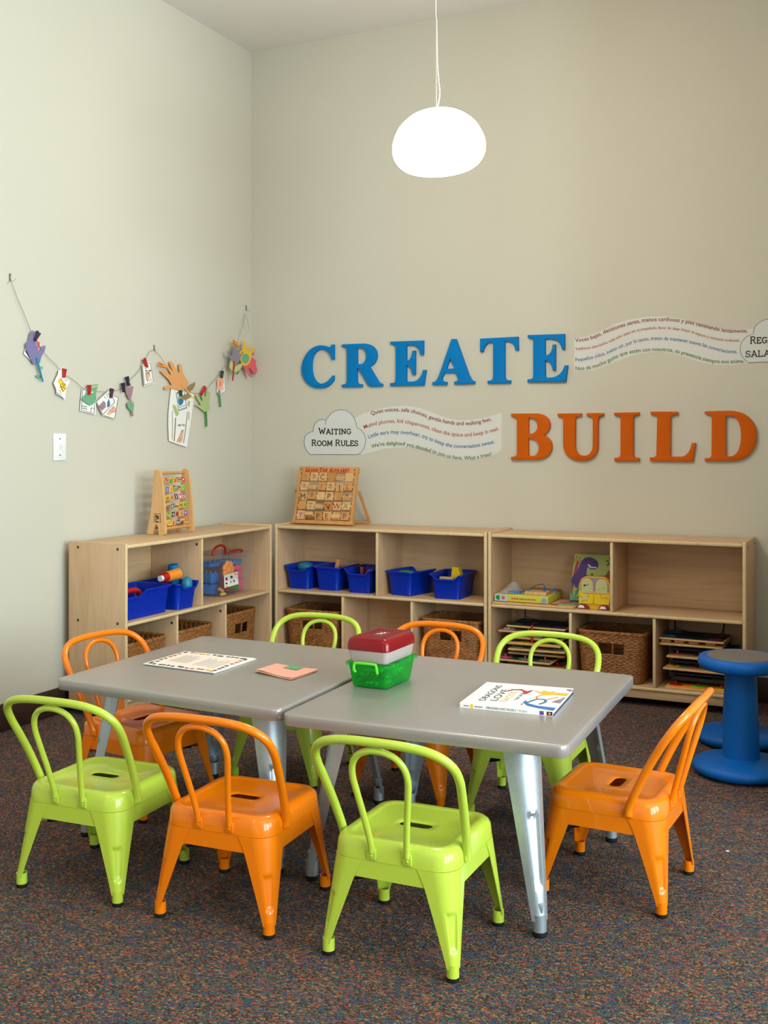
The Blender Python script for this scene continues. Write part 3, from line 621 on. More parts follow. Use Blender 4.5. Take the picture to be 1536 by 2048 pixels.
make_table('right silver-grey square table carrying the picture book and the stacked boxes', [(1.948, -2.898), (2.730, -2.871), (2.692, -2.000), (1.918, -2.008)],
           [((1.953, -2.738), -1, -1), ((2.640, -2.800), 1, -1), ((2.640, -2.080), 1, 1), ((1.958, -2.078), -1, 1)])

# ------------------------------------------------------------------ blue wobble stools
def stool(label, x, y, hs, rs, rb, rp):
    t = thing('wobble_stool', label, 'stool', (x, y, .0008), 0, 'blue wobble stools near the right edge')
    MB().lathe([(0, .002), (rb * .70, .000), (rb * .95, .010), (rb, .024), (rb * .98, .037), (rb * .90, .047), (rb * .72, .056), (rb * .5, .060), (rp * 1.15, .062), (rp, .066), (0, .066)], n=56).build('base', M['stool'], t, angle=50)
    b = MB()
    for i in range(3):
        for j in range(-12, 13):
            a = math.radians(-95 + j * 4.2); q = rb * (.62 + .085 * i); b.sphere((q * math.cos(a), q * math.sin(a), .0575 - .0028 * i), .0022, 1, 1, .7, 6)
    b.build('grip_dots', M['stool'], t)
    MB().lathe([(rp * 1.06, .064), (rp * 1.04, .075), (rp * .86, hs - .05), (rp * .95, hs - .045)], n=40).build('stem', M['stool'], t, angle=50)
    MB().lathe([(rp * .8, hs - .048), (rs * .80, hs - .050), (rs * .95, hs - .043), (rs, hs - .027), (rs * .985, hs - .012), (rs * .93, hs - .002), (rs * .86, hs + .001), (rs * .79, hs - .002), (0, hs - .002)], n=56).build('seat', M['stool'], t, angle=50)
    MB().lathe([(rs * .785, hs - .0015), (rs * .77, hs + .002), (rs * .70, hs + .0005), (0, hs - .0005)], n=48).build('seat_pad', M['pad'], t, angle=50)
stool('tall blue stool with a grey seat pad, the nearer of the two', 2.900, -1.195, .435, .155, .176, .064)
stool('shorter blue stool mostly hidden behind the tall one, its round foot showing', 2.832, -0.765, .345, .128, .172, .062)

# ------------------------------------------------------------------ blue storage bins
def make_bin(label, x, y, z, deg, hx, hy, h, notch=(0.0, 0.075), loc_only=None):
    """open tapered tub; its low notch is on the local -y side, centred at notch[0], notch[1] wide on each side"""
    t = thing('storage_bin', label, 'bin', (x, y, z), math.radians(deg), 'blue plastic storage bins on the shelves')
    def cut(o, zz, amt):
        out = []
        for px, py in o:
            d = 0.0
            if py < -hy * 0.75:
                s = abs(px - notch[0]) / notch[1]; d = amt * (1 - min(1, max(0, (s - .62) / .38)) ** 2 * (3 - 2 * min(1, max(0, (s - .62) / .38)))) if s < 1 else 0
            out.append((px, py, zz - d))
        return out
    K = dict(k=5, m=16); o = lambda g, r: rr(hx - g, hy - g, r, **K); N = .024
    rings = [ring(o(.020, .012), .003), ring(o(.018, .018), 0.0), ring(o(.018, .022), .004), cut(o(.006, .022), h - .010, N), cut(o(-.004, .024), h - .009, N), cut(o(-.0055, .025), h - .004, N), cut(o(-.004, .024), h, N), cut(o(.004, .021), h, N), cut(o(.0085, .020), h - .006, N), ring(o(.0205, .018), .010), ring(o(.026, .012), .007)]
    b = MB().loft(rings, cap0=True, cap1=True)
    b.build('tub', M['bin'], t, angle=45)
    return t
ZS = 0.4261
make_bin('blue bin at the left end of the middle cabinet shelf, teal toy inside', .466, -.158, ZS, 0, .080, .118, .126)
make_bin('second blue bin from the left in the middle cabinet, orange piece inside', .640, -.147, ZS, 180, .080, .118, .126)
make_bin('third blue bin in the middle cabinet, left of the divider, red piece inside', .838, -.166, ZS, 0, .082, .118, .126)
make_bin('blue bin just right of the middle cabinet divider, plain rim toward us', 1.092, -.160, ZS, 169, .082, .118, .126)
make_bin('blue bin at the right end of the middle cabinet shelf, yellow block inside', 1.335, -.165, ZS, 2, .088, .122, .126)
make_bin('long blue bin at the near end of the left cabinet shelf, red handle inside', .222, -1.3775, ZS, 90, .178, .108, .128, (-.105, .080))
make_bin('blue bin left of the divider in the left cabinet, crowded with toys', .228, -1.097, ZS, 90, .083, .124, .126)

# toys lying in the bins
def toy(name, label, cat, b, m, loc, rz=0, group=None):
    o = b.build(name, m, angle=40); o.location = loc; o.rotation_euler = (0, 0, rz); return tag(o, label, cat, group)
toy('toy_shell', 'teal rounded toy piece poking out of the leftmost shelf bin', 'toy', MB().sphere((0, 0, 0), .045, 1.1, .8, .72, 10), M['teal'], (.452, -.155, ZS + .104))
toy('toy_block', 'small orange wooden piece standing in the second bin from the left', 'toy', MB().rbox(-.011, .011, -.008, .008, -.05, .045, .003, M=Matrix.Rotation(.25, 4, 'Y')), M['tan'], (.640, -.140, ZS + .112))
toy('toy_block', 'dark rust wooden piece lying in the second bin from the left', 'toy', MB().rbox(-.016, .016, -.014, .014, -.02, .02, .004, M=Matrix.Rotation(.5, 4, 'Z')), M['rust'], (.678, -.13, ZS + .102))
toy('toy_block', 'small rust wooden bit in the third bin, by its left rim', 'toy', MB().rbox(-.010, .010, -.012, .012, -.02, .02, .004), M['rust'], (.790, -.13, ZS + .102))
toy('toy_scoop', 'red plastic toy piece at the right side of the third bin', 'toy', MB().loft([[(-.040, -.03, -.02), (.032, -.03, -.02), (.032, .03, -.02), (-.040, .03, -.02)], [(-.012, -.022, .018), (.030, -.022, .018), (.030, .022, .015), (-.012, .022, .015)]], cap0=True, cap1=True), M['red'], (.864, -.155, ZS + .098))
toy('toy_leaf', 'flat green toy piece just showing over the rim of the fourth bin', 'toy', MB().sphere((0, 0, 0), .04, 1.3, .6, .35, 8), M['green'], (1.085, -.20, ZS + .112))
pw = MB(); pw.prism([(-.030, -.02, -.03), (.034, -.02, -.03), (.010, -.02, .036), (-.022, -.02, .036)], [(-.030, .02, -.03), (.034, .02, -.03), (.010, .02, .036), (-.022, .02, .036)])
toy('toy_block', 'bright yellow wedge block standing up in the rightmost shelf bin', 'toy', pw, M['yellow'], (1.352, -.150, ZS + .115))
toy('toy_block', 'natural wood block lying flat at the front of the rightmost bin', 'toy', MB().rbox(-.040, .035, -.012, .012, -.012, .006, .002), M['toyw'], (1.318, -.205, ZS + .098))
toy('toy_block', 'natural wood stick tilted against the right rim of the rightmost bin', 'toy', MB().rbox(-.02, .02, -.007, .007, -.005, .005, .002, M=Matrix.Rotation(-.6, 4, 'Y')), M['toyw'], (1.386, -.110, ZS + .100))
toy('toy_arch', 'red curved toy arch resting across the long near bin', 'toy', MB().tube(catmull([(-.0, -.060, -.01), (.0, -.045, .008), (.0, 0, .014), (.004, .04, .008), (.008, .055, -.012)], 4), .0125, 12), M['red'], (.262, -1.42, ZS + .108))
b = MB(); b.tube([(0, -.055, 0), (0, .035, .006)], [.025, .028], 20)
c_ = toy('toy_bottle', 'orange toy bottle with a red collar and white cap lying in the crowded bin', 'toy', b, M['orangep'], (.275, -1.118, ZS + .156))
MB().tube([(0, -.088, -.002), (0, -.058, 0)], [.020, .024], 18).build('collar', M['red'], c_); MB().tube([(0, -.104, -.003), (0, -.087, -.002)], .014, 16).build('cap', M['white'], c_)
toy('toy_egg', 'shiny light blue toy egg in the crowded bin', 'toy', MB().sphere((0, 0, 0), .028, 1, 1, 1.35, 12), M['teal'], (.316, -1.066, ZS + .110))
toy('toy_cup', 'dark blue ridged toy cup standing beside the toy egg', 'toy', MB().lathe([(.022, -.05), (.028, -.02), (.027, .03), (.024, .044), (0, .046)], n=16, M=Matrix.Rotation(.15, 4, 'X')), M['letblue'], (.232, -1.056, ZS + .158))

# ------------------------------------------------------------------ clear tote of building toys
tt = thing('toy_tote', 'clear plastic tote with red handles, full of colourful building toys', 'box', (.182, -.588, ZS))
K = dict(k=5, m=2); o = lambda hx, hy, r: rr(hx, hy, r, **K)
MB().loft([ring(o(.104, .134, .02), .001), ring(o(.108, .139, .022), .006), ring(o(.113, .150, .026), .196), ring(o(.120, .158, .028), .199), ring(o(.120, .158, .028), .204)], cap0=True).build('tub', M['clearp'], tt, angle=45)
MB().loft([ring(o(.121, .159, .028), .2045), ring(o(.123, .161, .03), .213), ring(o(.108, .145, .024), .216), ring(o(.104, .140, .022), .210)], cap1=True).build('lid', M['clearp'], tt, angle=45)
for k_, (y0, y1, hh) in enumerate(((-.150, -.030, .048), (.005, .125, .010))):
    P = [(.055, y0, .211), (.060, y0 + .012, .211 + hh * .75), (.062, (y0 + y1) / 2, .213 + hh), (.060, y1 - .012, .211 + hh * .75), (.055, y1, .211)]
    MB().tube(catmull(P, 5), .0065, 10).build('handle', M['red'], tt)
def tote_px(u, v, x): p = onx(u, v, x); return (p.x - .182, p.y + .588, p.z - ZS)
lab = [tote_px(u, v, .292) for u, v in ((448, 1151), (475, 1143), (477, 1168), (449, 1176))]
lo = MB().prism(lab, [(p[0] - .0008, p[1], p[2]) for p in lab]).build('sticker', M['white'], tt, angle=0)
for (u, v, su, sv, m_) in ((453, 1158, 3.5, 5, 'darkred'), (463, 1154, 4, 4, 'dkgreen'), (453, 1167, 3, 3, 'ink'), (462, 1164, 2, 3, 'rust'), (468, 1162, 3, 3, 'dkgreen'), (454, 1173, 5, 1.8, 'yellow'), (471, 1148, 3.5, 3, 'orangep')):
    q = [tote_px(u + a * su * .7, v + c * sv * .7, .2926) for a, c in ((-1, -.8), (.2, -1), (1, -.4), (.7, .8), (-.5, 1))]
    MB().add(q, [(0, 1, 2, 3, 4)]).build('sticker_print', M[m_], lo, angle=0)
def brick(label, m, x, y, z, sx, sy, sz, rz=0, nx=3, ny=2):
    b = MB(); b.rbox(-sx, sx, -sy, sy, 0, sz, .003)
    for i in range(nx):
        for j in range(ny): b.lathe([(.0065, sz - .001), (.0065, sz + .006), (0, sz + .006)], (sx * (2 * (i + .5) / nx - 1), sy * (2 * (j + .5) / ny - 1), 0), 10)
    return toy('toy_brick', label, 'toy', b, m, (x, y, z), rz, 'building toys inside the clear tote')
brick('pink studded brick at the bottom right of the clear tote', M['pink'], .188, -.505, ZS + .008, .050, .050, .055)
brick('pink studded brick stacked above another in the clear tote', M['pink'], .188, -.508, ZS + .070, .049, .048, .040)
brick('topmost pink studded brick in the clear tote, under the blue plates', M['pink'], .188, -.512, ZS + .117, .048, .047, .022)
brick('blue studded plate near the lid of the clear tote', M['blue'], .180, -.535, ZS + .148, .06, .080, .018, .15, 3, 4)
brick('blue studded plate in the near end of the clear tote', M['blue'], .160, -.676, ZS + .150, .055, .040, .02, -.1)
brick('blue brick at the near bottom of the clear tote', M['blue'], .165, -.676, ZS + .008, .05, .03, .05, .15)
brick('second blue brick stacked at the near side of the clear tote', M['blue'], .170, -.678, ZS + .068, .05, .03, .05, -.2)
b = MB()
for i in range(7): b.sphere((0, .030 * math.cos(i * .9), .030 * math.sin(i * .9)), .022, .55, 1, 1, 8)
b.sphere((.002, 0, 0), .024, .6, 1, 1, 8)
toy('toy_flower', 'orange flower-shaped building piece behind the front of the clear tote', 'toy', b, M['orangep'], (.268, -.640, ZS + .132), 0, 'building toys inside the clear tote')
b = MB(); b.tube([(0, -.045, .014), (0, .045, -.014)], .017, 12); [b.lathe([(.006, 0), (.006, .006), (0, .006)], (.010, -.03 + i * .03, .02 - i * .009), 8) for i in range(3)]
toy('toy_link', 'green tube-shaped building piece low in the clear tote', 'toy', b, M['green'], (.264, -.600, ZS + .0450), 0, 'building toys inside the clear tote')
for i, (y, z) in enumerate(((-.70, .035), (-.682, .012))):
    toy('toy_peg', ('yellow wooden peg tilted at the near end of the clear tote', 'yellow flat peg on the bottom of the clear tote')[i], 'toy', MB().tube([(0, -.016, .008 * (1 - i)), (0, .016, -.008 * (1 - i))], .008, 10), M['tan' if i == 0 else 'yellow'], (.264, y, ZS + z), 0, 'building toys inside the clear tote')

# ------------------------------------------------------------------ wicker baskets
def make_basket(label, x, y, deg, hx, hy, h, seed):
    r_ = random.Random(seed)
    t = thing('wicker_basket', label, 'basket', (x, y, .0898), math.radians(deg), 'brown wicker baskets on the bottom shelves')
    b = MB(); rows = int(h / .0086); K = dict(k=5, m=13)
    for i in range(rows):
        z = .0085 + i * .0086; f = .90 + .10 * (i / rows) ** .8
        o = rr(hx * f, hy * f, .035, **K); n = len(o); P = []
        for j, (px, py) in enumerate(o):
            l = math.hypot(px / hx, py / hy) or 1; s = .0030 * (1 if (j + i) % 2 else -1)
            nx, ny = px / (hx * l), py / (hy * l)
            P.append((px + nx * s, py + ny * s, z + r_.uniform(-.0012, .0012)))
        if .60 * h < z < .80 * h:
            idx = [j for j in range(n) if P[j][1] < -hy * f * .8 and abs(P[j][0]) < .052]
            st = (max(idx) + 1) % n if max(idx) - min(idx) == len(idx) - 1 else None
            keep = [(max(idx) + 1 + q) % n for q in range(n - len(idx))]
            b.tube([P[q] for q in keep], .0050, 5)
        else: b.tube(P, .0050, 5, closed=True)
    b.build('weave', M['wicker'], t, angle=70)
    b = MB(); K2 = dict(k=5, m=13); o = rr(hx * .97, hy * .97, .035, **K2); ob = rr(hx * .90, hy * .90, .035, **K2)
    for j in range(0, len(o), 2):
        if o[j][1] < -hy * .8 and abs(o[j][0]) < .047 and abs(o[j][0]) > .012: zs = ((.006, .59 * h), (.81 * h, h))
        else: zs = ((.006, h),)
        for (za, zb) in zs:
            fa, fb = za / h, zb / h
            b.tube([(ob[j][0] + (o[j][0] - ob[j][0]) * fa, ob[j][1] + (o[j][1] - ob[j][1]) * fa, za), (ob[j][0] + (o[j][0] - ob[j][0]) * fb, ob[j][1] + (o[j][1] - ob[j][1]) * fb, zb)], .0042, 5)
    b.build('stakes', M['wicker'], t, angle=70)
    b = MB(); o = rr(hx, hy, .035, k=6, m=16); n = len(o)
    for ph in (0, PI * .66, PI * 1.33):
        P = []
        for j, (px, py) in enumerate(o):
            a = j * 1.05 + ph; l = math.hypot(px, py); P.append((px * (1 + .0055 * math.cos(a) / l), py * (1 + .0055 * math.cos(a) / l), h + .004 + .0055 * math.sin(a)))
        b.tube(P, .0050, 6, closed=True)
    b.build('rim', M['wicker'], t, angle=70)
    MB().loft([ring(rr(hx * .88, hy * .88, .03), .001), ring(rr(hx * .88, hy * .88, .03), .008)], cap0=True, cap1=True).build('base', M['wickerd'], t)
    return t
make_basket('wicker basket in the near lower compartment of the left cabinet', .195, -1.3865, 90, .154, .130, .222, 1)
make_basket('wicker basket of dark green bricks in the middle of the left cabinet', .198, -1.006, 90, .150, .130, .222, 2)
make_basket('wicker basket nearest the corner in the left cabinet, bright green toy inside', .198, -.606, 90, .150, .130, .243, 3)
make_basket('wicker basket in the lower left compartment of the middle cabinet', .574, -.175, 0, .160, .130, .222, 4)
make_basket('wicker basket in the lower right compartment of the middle cabinet', 1.372, -.175, 0, .155, .130, .226, 5)
make_basket('wicker basket between the two stacks of puzzle boards', 2.188, -.172, 0, .156, .132, .228, 6)
def bumpy(name, label, m, loc, items, group=None):
    b = MB(); [b.rbox(x - sx, x + sx, y - sy, y + sy, z, z + sz, .004, M=Matrix.Rotation(a, 4, 'Z')) for x, y, z, sx, sy, sz, a in items]
    for x, y, z, sx, sy, sz, a in items:
        for i in (-1, 0, 1):
            for j in (-1, 1): b.lathe([(.007, z + sz - .001), (.007, z + sz + .006), (0, z + sz + .006)], (x + i * sx * .65, y + j * sy * .5, 0), 8, M=Matrix.Rotation(a, 4, 'Z'))
    return toy(name, label, 'toy', b, m, loc, 0, group)
GBK = 'bricks in the wicker basket'
bumpy('toy_brick', 'dark green studded brick heaped in the middle wicker basket of the left cabinet', M['green'], (.215, -1.035, .268), [(0, 0, 0, .045, .060, .032, .15)], GBK)
bumpy('toy_brick', 'dark green studded brick lying lower in the basket, toward the divider', M['green'], (.245, -.912, .256), [(0, 0, 0, .040, .034, .030, -.2)], GBK)
bumpy('toy_brick', 'blue studded brick under the green ones in the wicker basket', M['blue'], (.255, -1.075, .222), [(0, 0, 0, .040, .030, .034, .1)], GBK)
b = MB()
for i in range(26):
    a = i * 2.4; e = .2 + .9 * (i / 26); d = Vector((math.cos(a) * math.cos(e), math.sin(a) * math.cos(e), math.sin(e)))
    b.tube([d * .012, d * .038], [.007, .003], 6)
toy('spiky_ball', 'bright green spiky toy ball in the basket nearest the corner', 'toy', b, M['limep'], (.245, -.690, .292))

# ------------------------------------------------------------------ shelf of games in the right cabinet
pz = thing('puzzle_board', 'wide wooden puzzle board lying flat under the yellow game box', 'puzzle', (1.8085, -.175, ZS))
MB().rbox(-.205, .205, -.150, .140, 0, .0105, .003).build('board', M['toyw'], pz)
for i, (x, y, sx, sy, m_) in enumerate(((.150, -.085, .045, .018, 'sage'), (.135, -.03, .035, .020, 'rust'), (.165, .02, .03, .02, 'teal'), (.10, -.11, .02, .012, 'darkred'), (.19, -.05, .012, .03, 'brownp'))):
    MB().lathe([(1, .0105), (1, .0125), (0, .0125)], n=16, M=Matrix.Translation((x, y, 0)) @ Matrix.Diagonal((sx, sy, 1, 1))).build('puzzle_piece', M[m_], pz)
yb = thing('game_box', 'flat yellow game box lying on the puzzle board, toys on top', 'box', (1.743, -.170, ZS + .0135), 0.02)
MB().rbox(-.136, .136, -.128, .128, 0, .034, .002).build('box', mat('yellow_green_card', 'cfc84a', .5), yb)
MB().box(-.1365, -.070, -.1287, -.1280, .001, .033).build('side_picture', mat('pale_blue_print', 'a9cddb', .5), yb, angle=0)
for x, m_, s in ((-.118, 'green', .012), (-.092, 'pinkp', .010), (-.108, 'white', .006)):
    MB().lathe([(s, 0), (s * .9, .0004), (0, .0004)], n=14, M=Matrix.Translation((x, -.1288, .017)) @ Matrix.Rotation(PI / 2, 4, 'X')).build('side_picture', M[m_], yb)
MB().lathe([(.014, 0), (.013, .0004), (0, .0004)], n=16, M=Matrix.Translation((.115, -.1283, .014)) @ Matrix.Rotation(PI / 2, 4, 'X')).build('side_picture', mat('soft_blue_print', '7aa8cc', .5), yb)
def squiggle_text(n, seed):     # lettering too blurred in the photograph to read: plain dashes of the same length
    r_ = random.Random(seed); b = MB(); x = 0
    for i in range(n):
        w_ = r_.uniform(.004, .012); b.box(x, x + w_, 0, .0003, 0, .006 + r_.uniform(0, .002)); x += w_ + .003
    return b, x
b, wd = squiggle_text(11, 5); o_ = b.build('side_print', M['rust'], yb, angle=0); o_.location = (-.050, -.1285, .012)
bd = thing('activity_book', 'flat reddish booklet lying on the yellow game box, behind the bag', 'book', (1.800, -.103, ZS + .0480), .05)
MB().rbox(-.075, .075, -.055, .055, 0, .006, .001).build('pages', M['mauve'], bd)
bag = thing('plastic_bag', 'crumpled clear plastic bag on the left end of the yellow game box', 'bag', (1.672, -.222, ZS + .0498))
rings = []; r_ = random.Random(3)
for i in range(6):
    f = i / 5; rings.append([(x * (1 - .86 * f ** .8) * (1 + r_.uniform(-.08, .08)) + .012 * f, y * (1 - .86 * f ** .8) * (1 + r_.uniform(-.08, .08)), .052 * f + r_.uniform(-.001, .001)) for x, y in rr(.066, .055, .03, k=4, m=2)])
MB().loft(rings, cap0=True, cap1=True).build('film', M['film'], bag, angle=25)
MB().rbox(-.005, .058, -.048, .030, .001, .010, .001).build('blue_card', M['blue'], bag)
ft = thing('wire_maze', 'small wooden bead maze with a black wire on the yellow game box', 'toy', (1.803, -.222, ZS + .0480), .05)
MB().rbox(-.052, .058, -.050, .050, 0, .016, .004).build('base', M['toyw'], ft)
MB().tube(catmull([(-.040, -.02, .014), (-.03, -.018, .026), (0, -.01, .044), (.030, -.008, .050), (.040, -.01, .040), (.038, -.012, .016)], 5), .0016, 7).build('wire', M['black'], ft)
for p in ((-.038, -.02, .021), (.039, -.011, .038), (.0385, -.012, .022)): MB().sphere(p, .0055, n=8).build('bead', M['blue'], ft)
MB().sphere((.07, .02, .022), .0075, n=8).build('bead', M['blue'], ft)

def picture_panel(root, P0, U, Vv, Nn):
    """returns add(name, material, [(s, t)...], lift): flat print pieces on a cover with corner P0, sides U and Vv"""
    def add(name, m, pts, lift=.0004, smooth=True):
        q = catmull([(s, t, 0) for s, t in pts], 4, closed=True) if smooth else [Vector((s, t, 0)) for s, t in pts]
        MB().add([P0 + U * p.x + Vv * p.y + Nn * lift for p in q], [tuple(range(len(q)))]).build(name, M[m], root, angle=0, fixn=False)
    return add
dl = ony(1134, 1196, -.12); 
dn = thing('picture_book', 'large picture book with a purple dinosaur leaning upright by the divider', 'book', (1.947, -.12, ZS))
P0 = Vector((0.0, -.035, .0190)); U = Vector((.205, .02, 0)); Vv = Vector((0.010, .055, .222)); Nn = U.cross(Vv).normalized()
if Nn.y > 0: Nn = -Nn
MB().prism([P0, P0 + U, P0 + U + Vv, P0 + Vv], [p - Nn * .016 for p in (P0, P0 + U, P0 + U + Vv, P0 + Vv)]).build('cover', mat('lime_cover', 'b6c86a', .4), dn, angle=0)
ad = picture_panel(dn, P0, U, Vv, Nn)
ad('cover_art', 'sage', [(.0, .0), (.55, 0), (.55, .12), (.3, .2), (0, .22)], .0003, False)
ad('cover_art', 'red', [(.0, .22), (.05, .22), (.12, .80), (.05, .78)], .0005)
for i in range(7):
    a = i * .9; ad('cover_art', 'pinkp', [(.08, .86), (.08 + .10 * math.cos(a - .15), .86 + .085 * math.sin(a - .15)), (.08 + .12 * math.cos(a), .86 + .10 * math.sin(a)), (.08 + .10 * math.cos(a + .15), .86 + .085 * math.sin(a + .15))], .0006, False)
ad('cover_art', 'purple', [(.02, .33), (.0, .48), (.10, .62), (.16, .80), (.26, .92), (.42, .93), (.58, .84), (.57, .70), (.42, .68), (.34, .72), (.33, .55), (.26, .36), (.16, .26)], .0007)
ad('cover_art', 'white', [(.33, .78), (.40, .705), (.56, .705), (.56, .735), (.44, .735), (.37, .79)], .0009, False)
ad('cover_art', 'ink', [(.47, .83), (.50, .86), (.49, .81)], .0010, False)
for i in range(6):
    a = .4 + i * .42; ad('cover_art', 'ltgreen' if i % 2 else 'green', [(.10, .02), (.10 + .20 * math.cos(a) - .02, .05 + .22 * math.sin(a)), (.10 + .26 * math.cos(a), .04 + .30 * math.sin(a)), (.10 + .20 * math.cos(a) + .03, .03 + .18 * math.sin(a))], .0010)
for i in range(6):
    a = 1.0 * i; ad('cover_art', 'dkgreen', [(.90, .86), (.90 + .12 * math.cos(a - .2), .86 + .08 * math.sin(a - .2)), (.90 + .17 * math.cos(a) * .9, .86 + .13 * math.sin(a) - .02), (.90 + .11 * math.cos(a + .2), .86 + .07 * math.sin(a + .2))], .0008, False) if (.90 + .17 * math.cos(a) * .9) < .99 else None
ad('cover_art', 'rust', [(.50, .44), (.62, .54), (.78, .56), (.85, .66), (.99, .66), (.99, .46), (.70, .42)], .0006)
V, Fc, wd = text2d('P', 1.0, .02)
MB().add([P0 + U * (.30 + x * .26) + Vv * (.33 + y * .32) + Nn * .0012 for x, y in V], Fc).build('cover_title', M['darkred'], dn, angle=0, fixn=False)
V, Fc, wd = text2d('R', 1.0, .02)
MB().add([P0 + U * (.44 + x * .14) + Vv * (.47 + y * .17) + Nn * .0012 for x, y in V], Fc).build('cover_title', M['darkred'], dn, angle=0, fixn=False)
pt = thing('picture_book', 'shaped yellow book cut like trousers with sneakers, standing before the dinosaur book', 'book', (2.0245, -.285, ZS + .0006))
out = [(.004, 0), (.155, 0), (.165, .016), (.150, .026), (.160, .085), (.156, .120), (.146, .142), (.124, .155), (.036, .155), (.016, .142), (.006, .118), (.004, .085), (.012, .026), (-.002, .014)]
MB().prism([(x, .004, z) for x, z in out], [(x, .034, z) for x, z in out]).build('cover', mat('ochre_cover', 'd8a520', .4), pt, angle=0)
def pp(name, m, P, y): MB().prism([(x, y, z) for x, z in P], [(x, y + .0012, z) for x, z in P]).build(name, M[m], pt, angle=0)
pp('panel', 'grey', [(.012, .088), (.150, .088), (.148, .120), (.138, .140), (.120, .150), (.042, .150), (.024, .140), (.013, .120)], .0030)
for x0 in (.018, .088):
    pp('page', 'salmon', [(x0, .076), (x0 + .056, .076)] + [(x0 + .028 + .028 * math.cos(a), .118 + .028 * math.sin(a)) for a in [PI * i / 8 for i in range(9)]], .0018)
    pp('page', 'pgreen', [(x0 + .003, .079), (x0 + .053, .079)] + [(x0 + .028 + .025 * math.cos(a), .118 + .025 * math.sin(a)) for a in [PI * i / 8 for i in range(9)]], .0008)
for x, z, m_ in ((.034, .112, 'ink'), (.046, .116, 'mauve'), (.056, .124, 'yellow'), (.105, .098, 'ltgreen'), (.122, .104, 'ltgreen')):
    MB().sphere((x, .0006, z), .007, 1, .1, .6, 8).build('page_print', M[m_], pt)
pp('trousers', 'yellow', [(.006, .026), (.070, .026), (.078, .040), (.084, .026), (.152, .026), (.158, .080), (.120, .072), (.040, .072), (.006, .084)], -.0006)
for L in (((.010, .06), (.04, .05)), ((.05, .07), (.055, .055)), ((.078, .068), (.078, .04)), ((.11, .07), (.12, .05)), ((.125, .058), (.145, .056)), ((.02, .035), (.05, .042))):
    V, Fc = ribbon2(list(L), .0018); MB().add([(x, -.0010, z) for x, z in V], Fc).build('stitching', M['ink'], pt, angle=0)
MB().lathe([(.014, 0), (.0135, .0006), (0, .0006)], n=18, M=Matrix.Translation((.036, -.0008, .052)) @ Matrix.Rotation(PI / 2, 4, 'X')).build('badge', M['pgreen'], pt)
for x0 in (.000, .104):
    pp('sneaker', 'darkred', [(x0 - .004, .001), (x0 + .058, .001), (x0 + .058, .012), (x0 + .040, .024), (x0 + .016, .024), (x0 - .002, .012)], -.0030)
    pp('sneaker', 'white', [(x0, .005), (x0 + .034, .005), (x0 + .030, .016), (x0 + .012, .018)], -.0042)

# ------------------------------------------------------------------ stacks of wooden puzzle boards
def puzzle(label, x, y, z, deg, w_, d_, art, knobs, group, wand=False, th=.0095, edge='toyw'):
    t = thing('puzzle_board', label, 'puzzle', (x, y, z), math.radians(deg), group)
    MB().rbox(-w_ / 2, w_ / 2, -d_ / 2, d_ / 2, 0, th, .003).build('board', M[edge], t)
    r_ = random.Random(int(z * 1e4)); MB().rbox(-w_ / 2 + .006, w_ / 2 - .006, -d_ / 2 + .006, d_ / 2 - .006, th, th + .0006, .0002).build('printed_face', M[art[0]], t)
    for i in range(6):
        cx, cy = -w_ / 2 + .04 + (i % 3) * (w_ - .08) / 2, -d_ / 2 + .05 + (i // 3) * (d_ - .1)
        o_ = [((1 + .25 * r_.uniform(-1, 1)) * .032 * math.cos(a), (1 + .25 * r_.uniform(-1, 1)) * .024 * math.sin(a)) for a in [2 * PI * q / 10 for q in range(10)]]
        o_ = [(p.x + cx, p.y + cy) for p in catmull([(a, c, 0) for a, c in o_], 3, True)]
        pc = MB().loft([ring(o_, th + .0006), ring(o_, th + .003)], cap1=True).build('puzzle_piece', M[art[1 + i % (len(art) - 1)]], t)
        if knobs: MB().lathe([(.004, th + .003), (.003, th + .009), (.006, th + .013), (.0055, th + .0165), (0, th + .0175)], (cx, cy, 0), 12).build('knob', M[knobs], pc)
    if wand:
        for sx in (-1, 1):
            MB().tube([(sx * w_ * .38, d_ * .30, th + .003), (sx * w_ * .39, d_ * .33, th + .055)], .0035, 8).build('magnet_wand', M['black'], t)
        MB().tube(catmull([(w_ * .385, d_ * .31, th + .03), (w_ * .33, d_ * .1, th + .006), (w_ * .1, d_ * .05, th + .005), (-w_ * .1, d_ * .2, th + .005), (-w_ * .36, d_ * .30, th + .018)], 5), .0014, 6).build('wand_cord', M['black'], t)
    return t
GL = 'puzzle boards stacked left of the wicker basket'; GR = 'puzzle boards stacked right of the wicker basket'
Z0 = .0898
SL = [('lowest puzzle board of the left stack, flat on the cabinet floor', 1.790, -.170, Z0, 0, ('green', 'rust', 'teal'), 'pink'),
      ('second puzzle board from the bottom of the left stack', 1.800, -.160, Z0 + .0278, 1, ('brownp', 'red', 'sage'), 'red'),
      ('puzzle board with green print and pink pieces low in the left stack', 1.752, -.195, Z0 + .0556, -1, ('dkgreen', 'pink', 'sage', 'brownp'), 'pink'),
      ('plain puzzle board set back in the middle of the left stack', 1.800, -.140, Z0 + .0834, 2, ('brownp', 'rust', 'sage'), 'red'),
      ('puzzle board with a brown printed face in the middle of the left stack', 1.812, -.185, Z0 + .1112, 4, ('brownp', 'sage', 'rust'), 'red'),
      ('puzzle board with a yellow printed face in the left stack', 1.796, -.185, Z0 + .1390, 1, ('yellow', 'purple', 'red'), 'plum'),
      ('grey puzzle board just above the yellow-faced one in the left stack', 1.800, -.178, Z0 + .1668, 0, ('grey', 'ink', 'white'), 'white'),
      ('puzzle board with white pegs second from the top of the left stack', 1.765, -.180, Z0 + .1946, -1, ('mauve', 'white', 'grey'), 'white')]
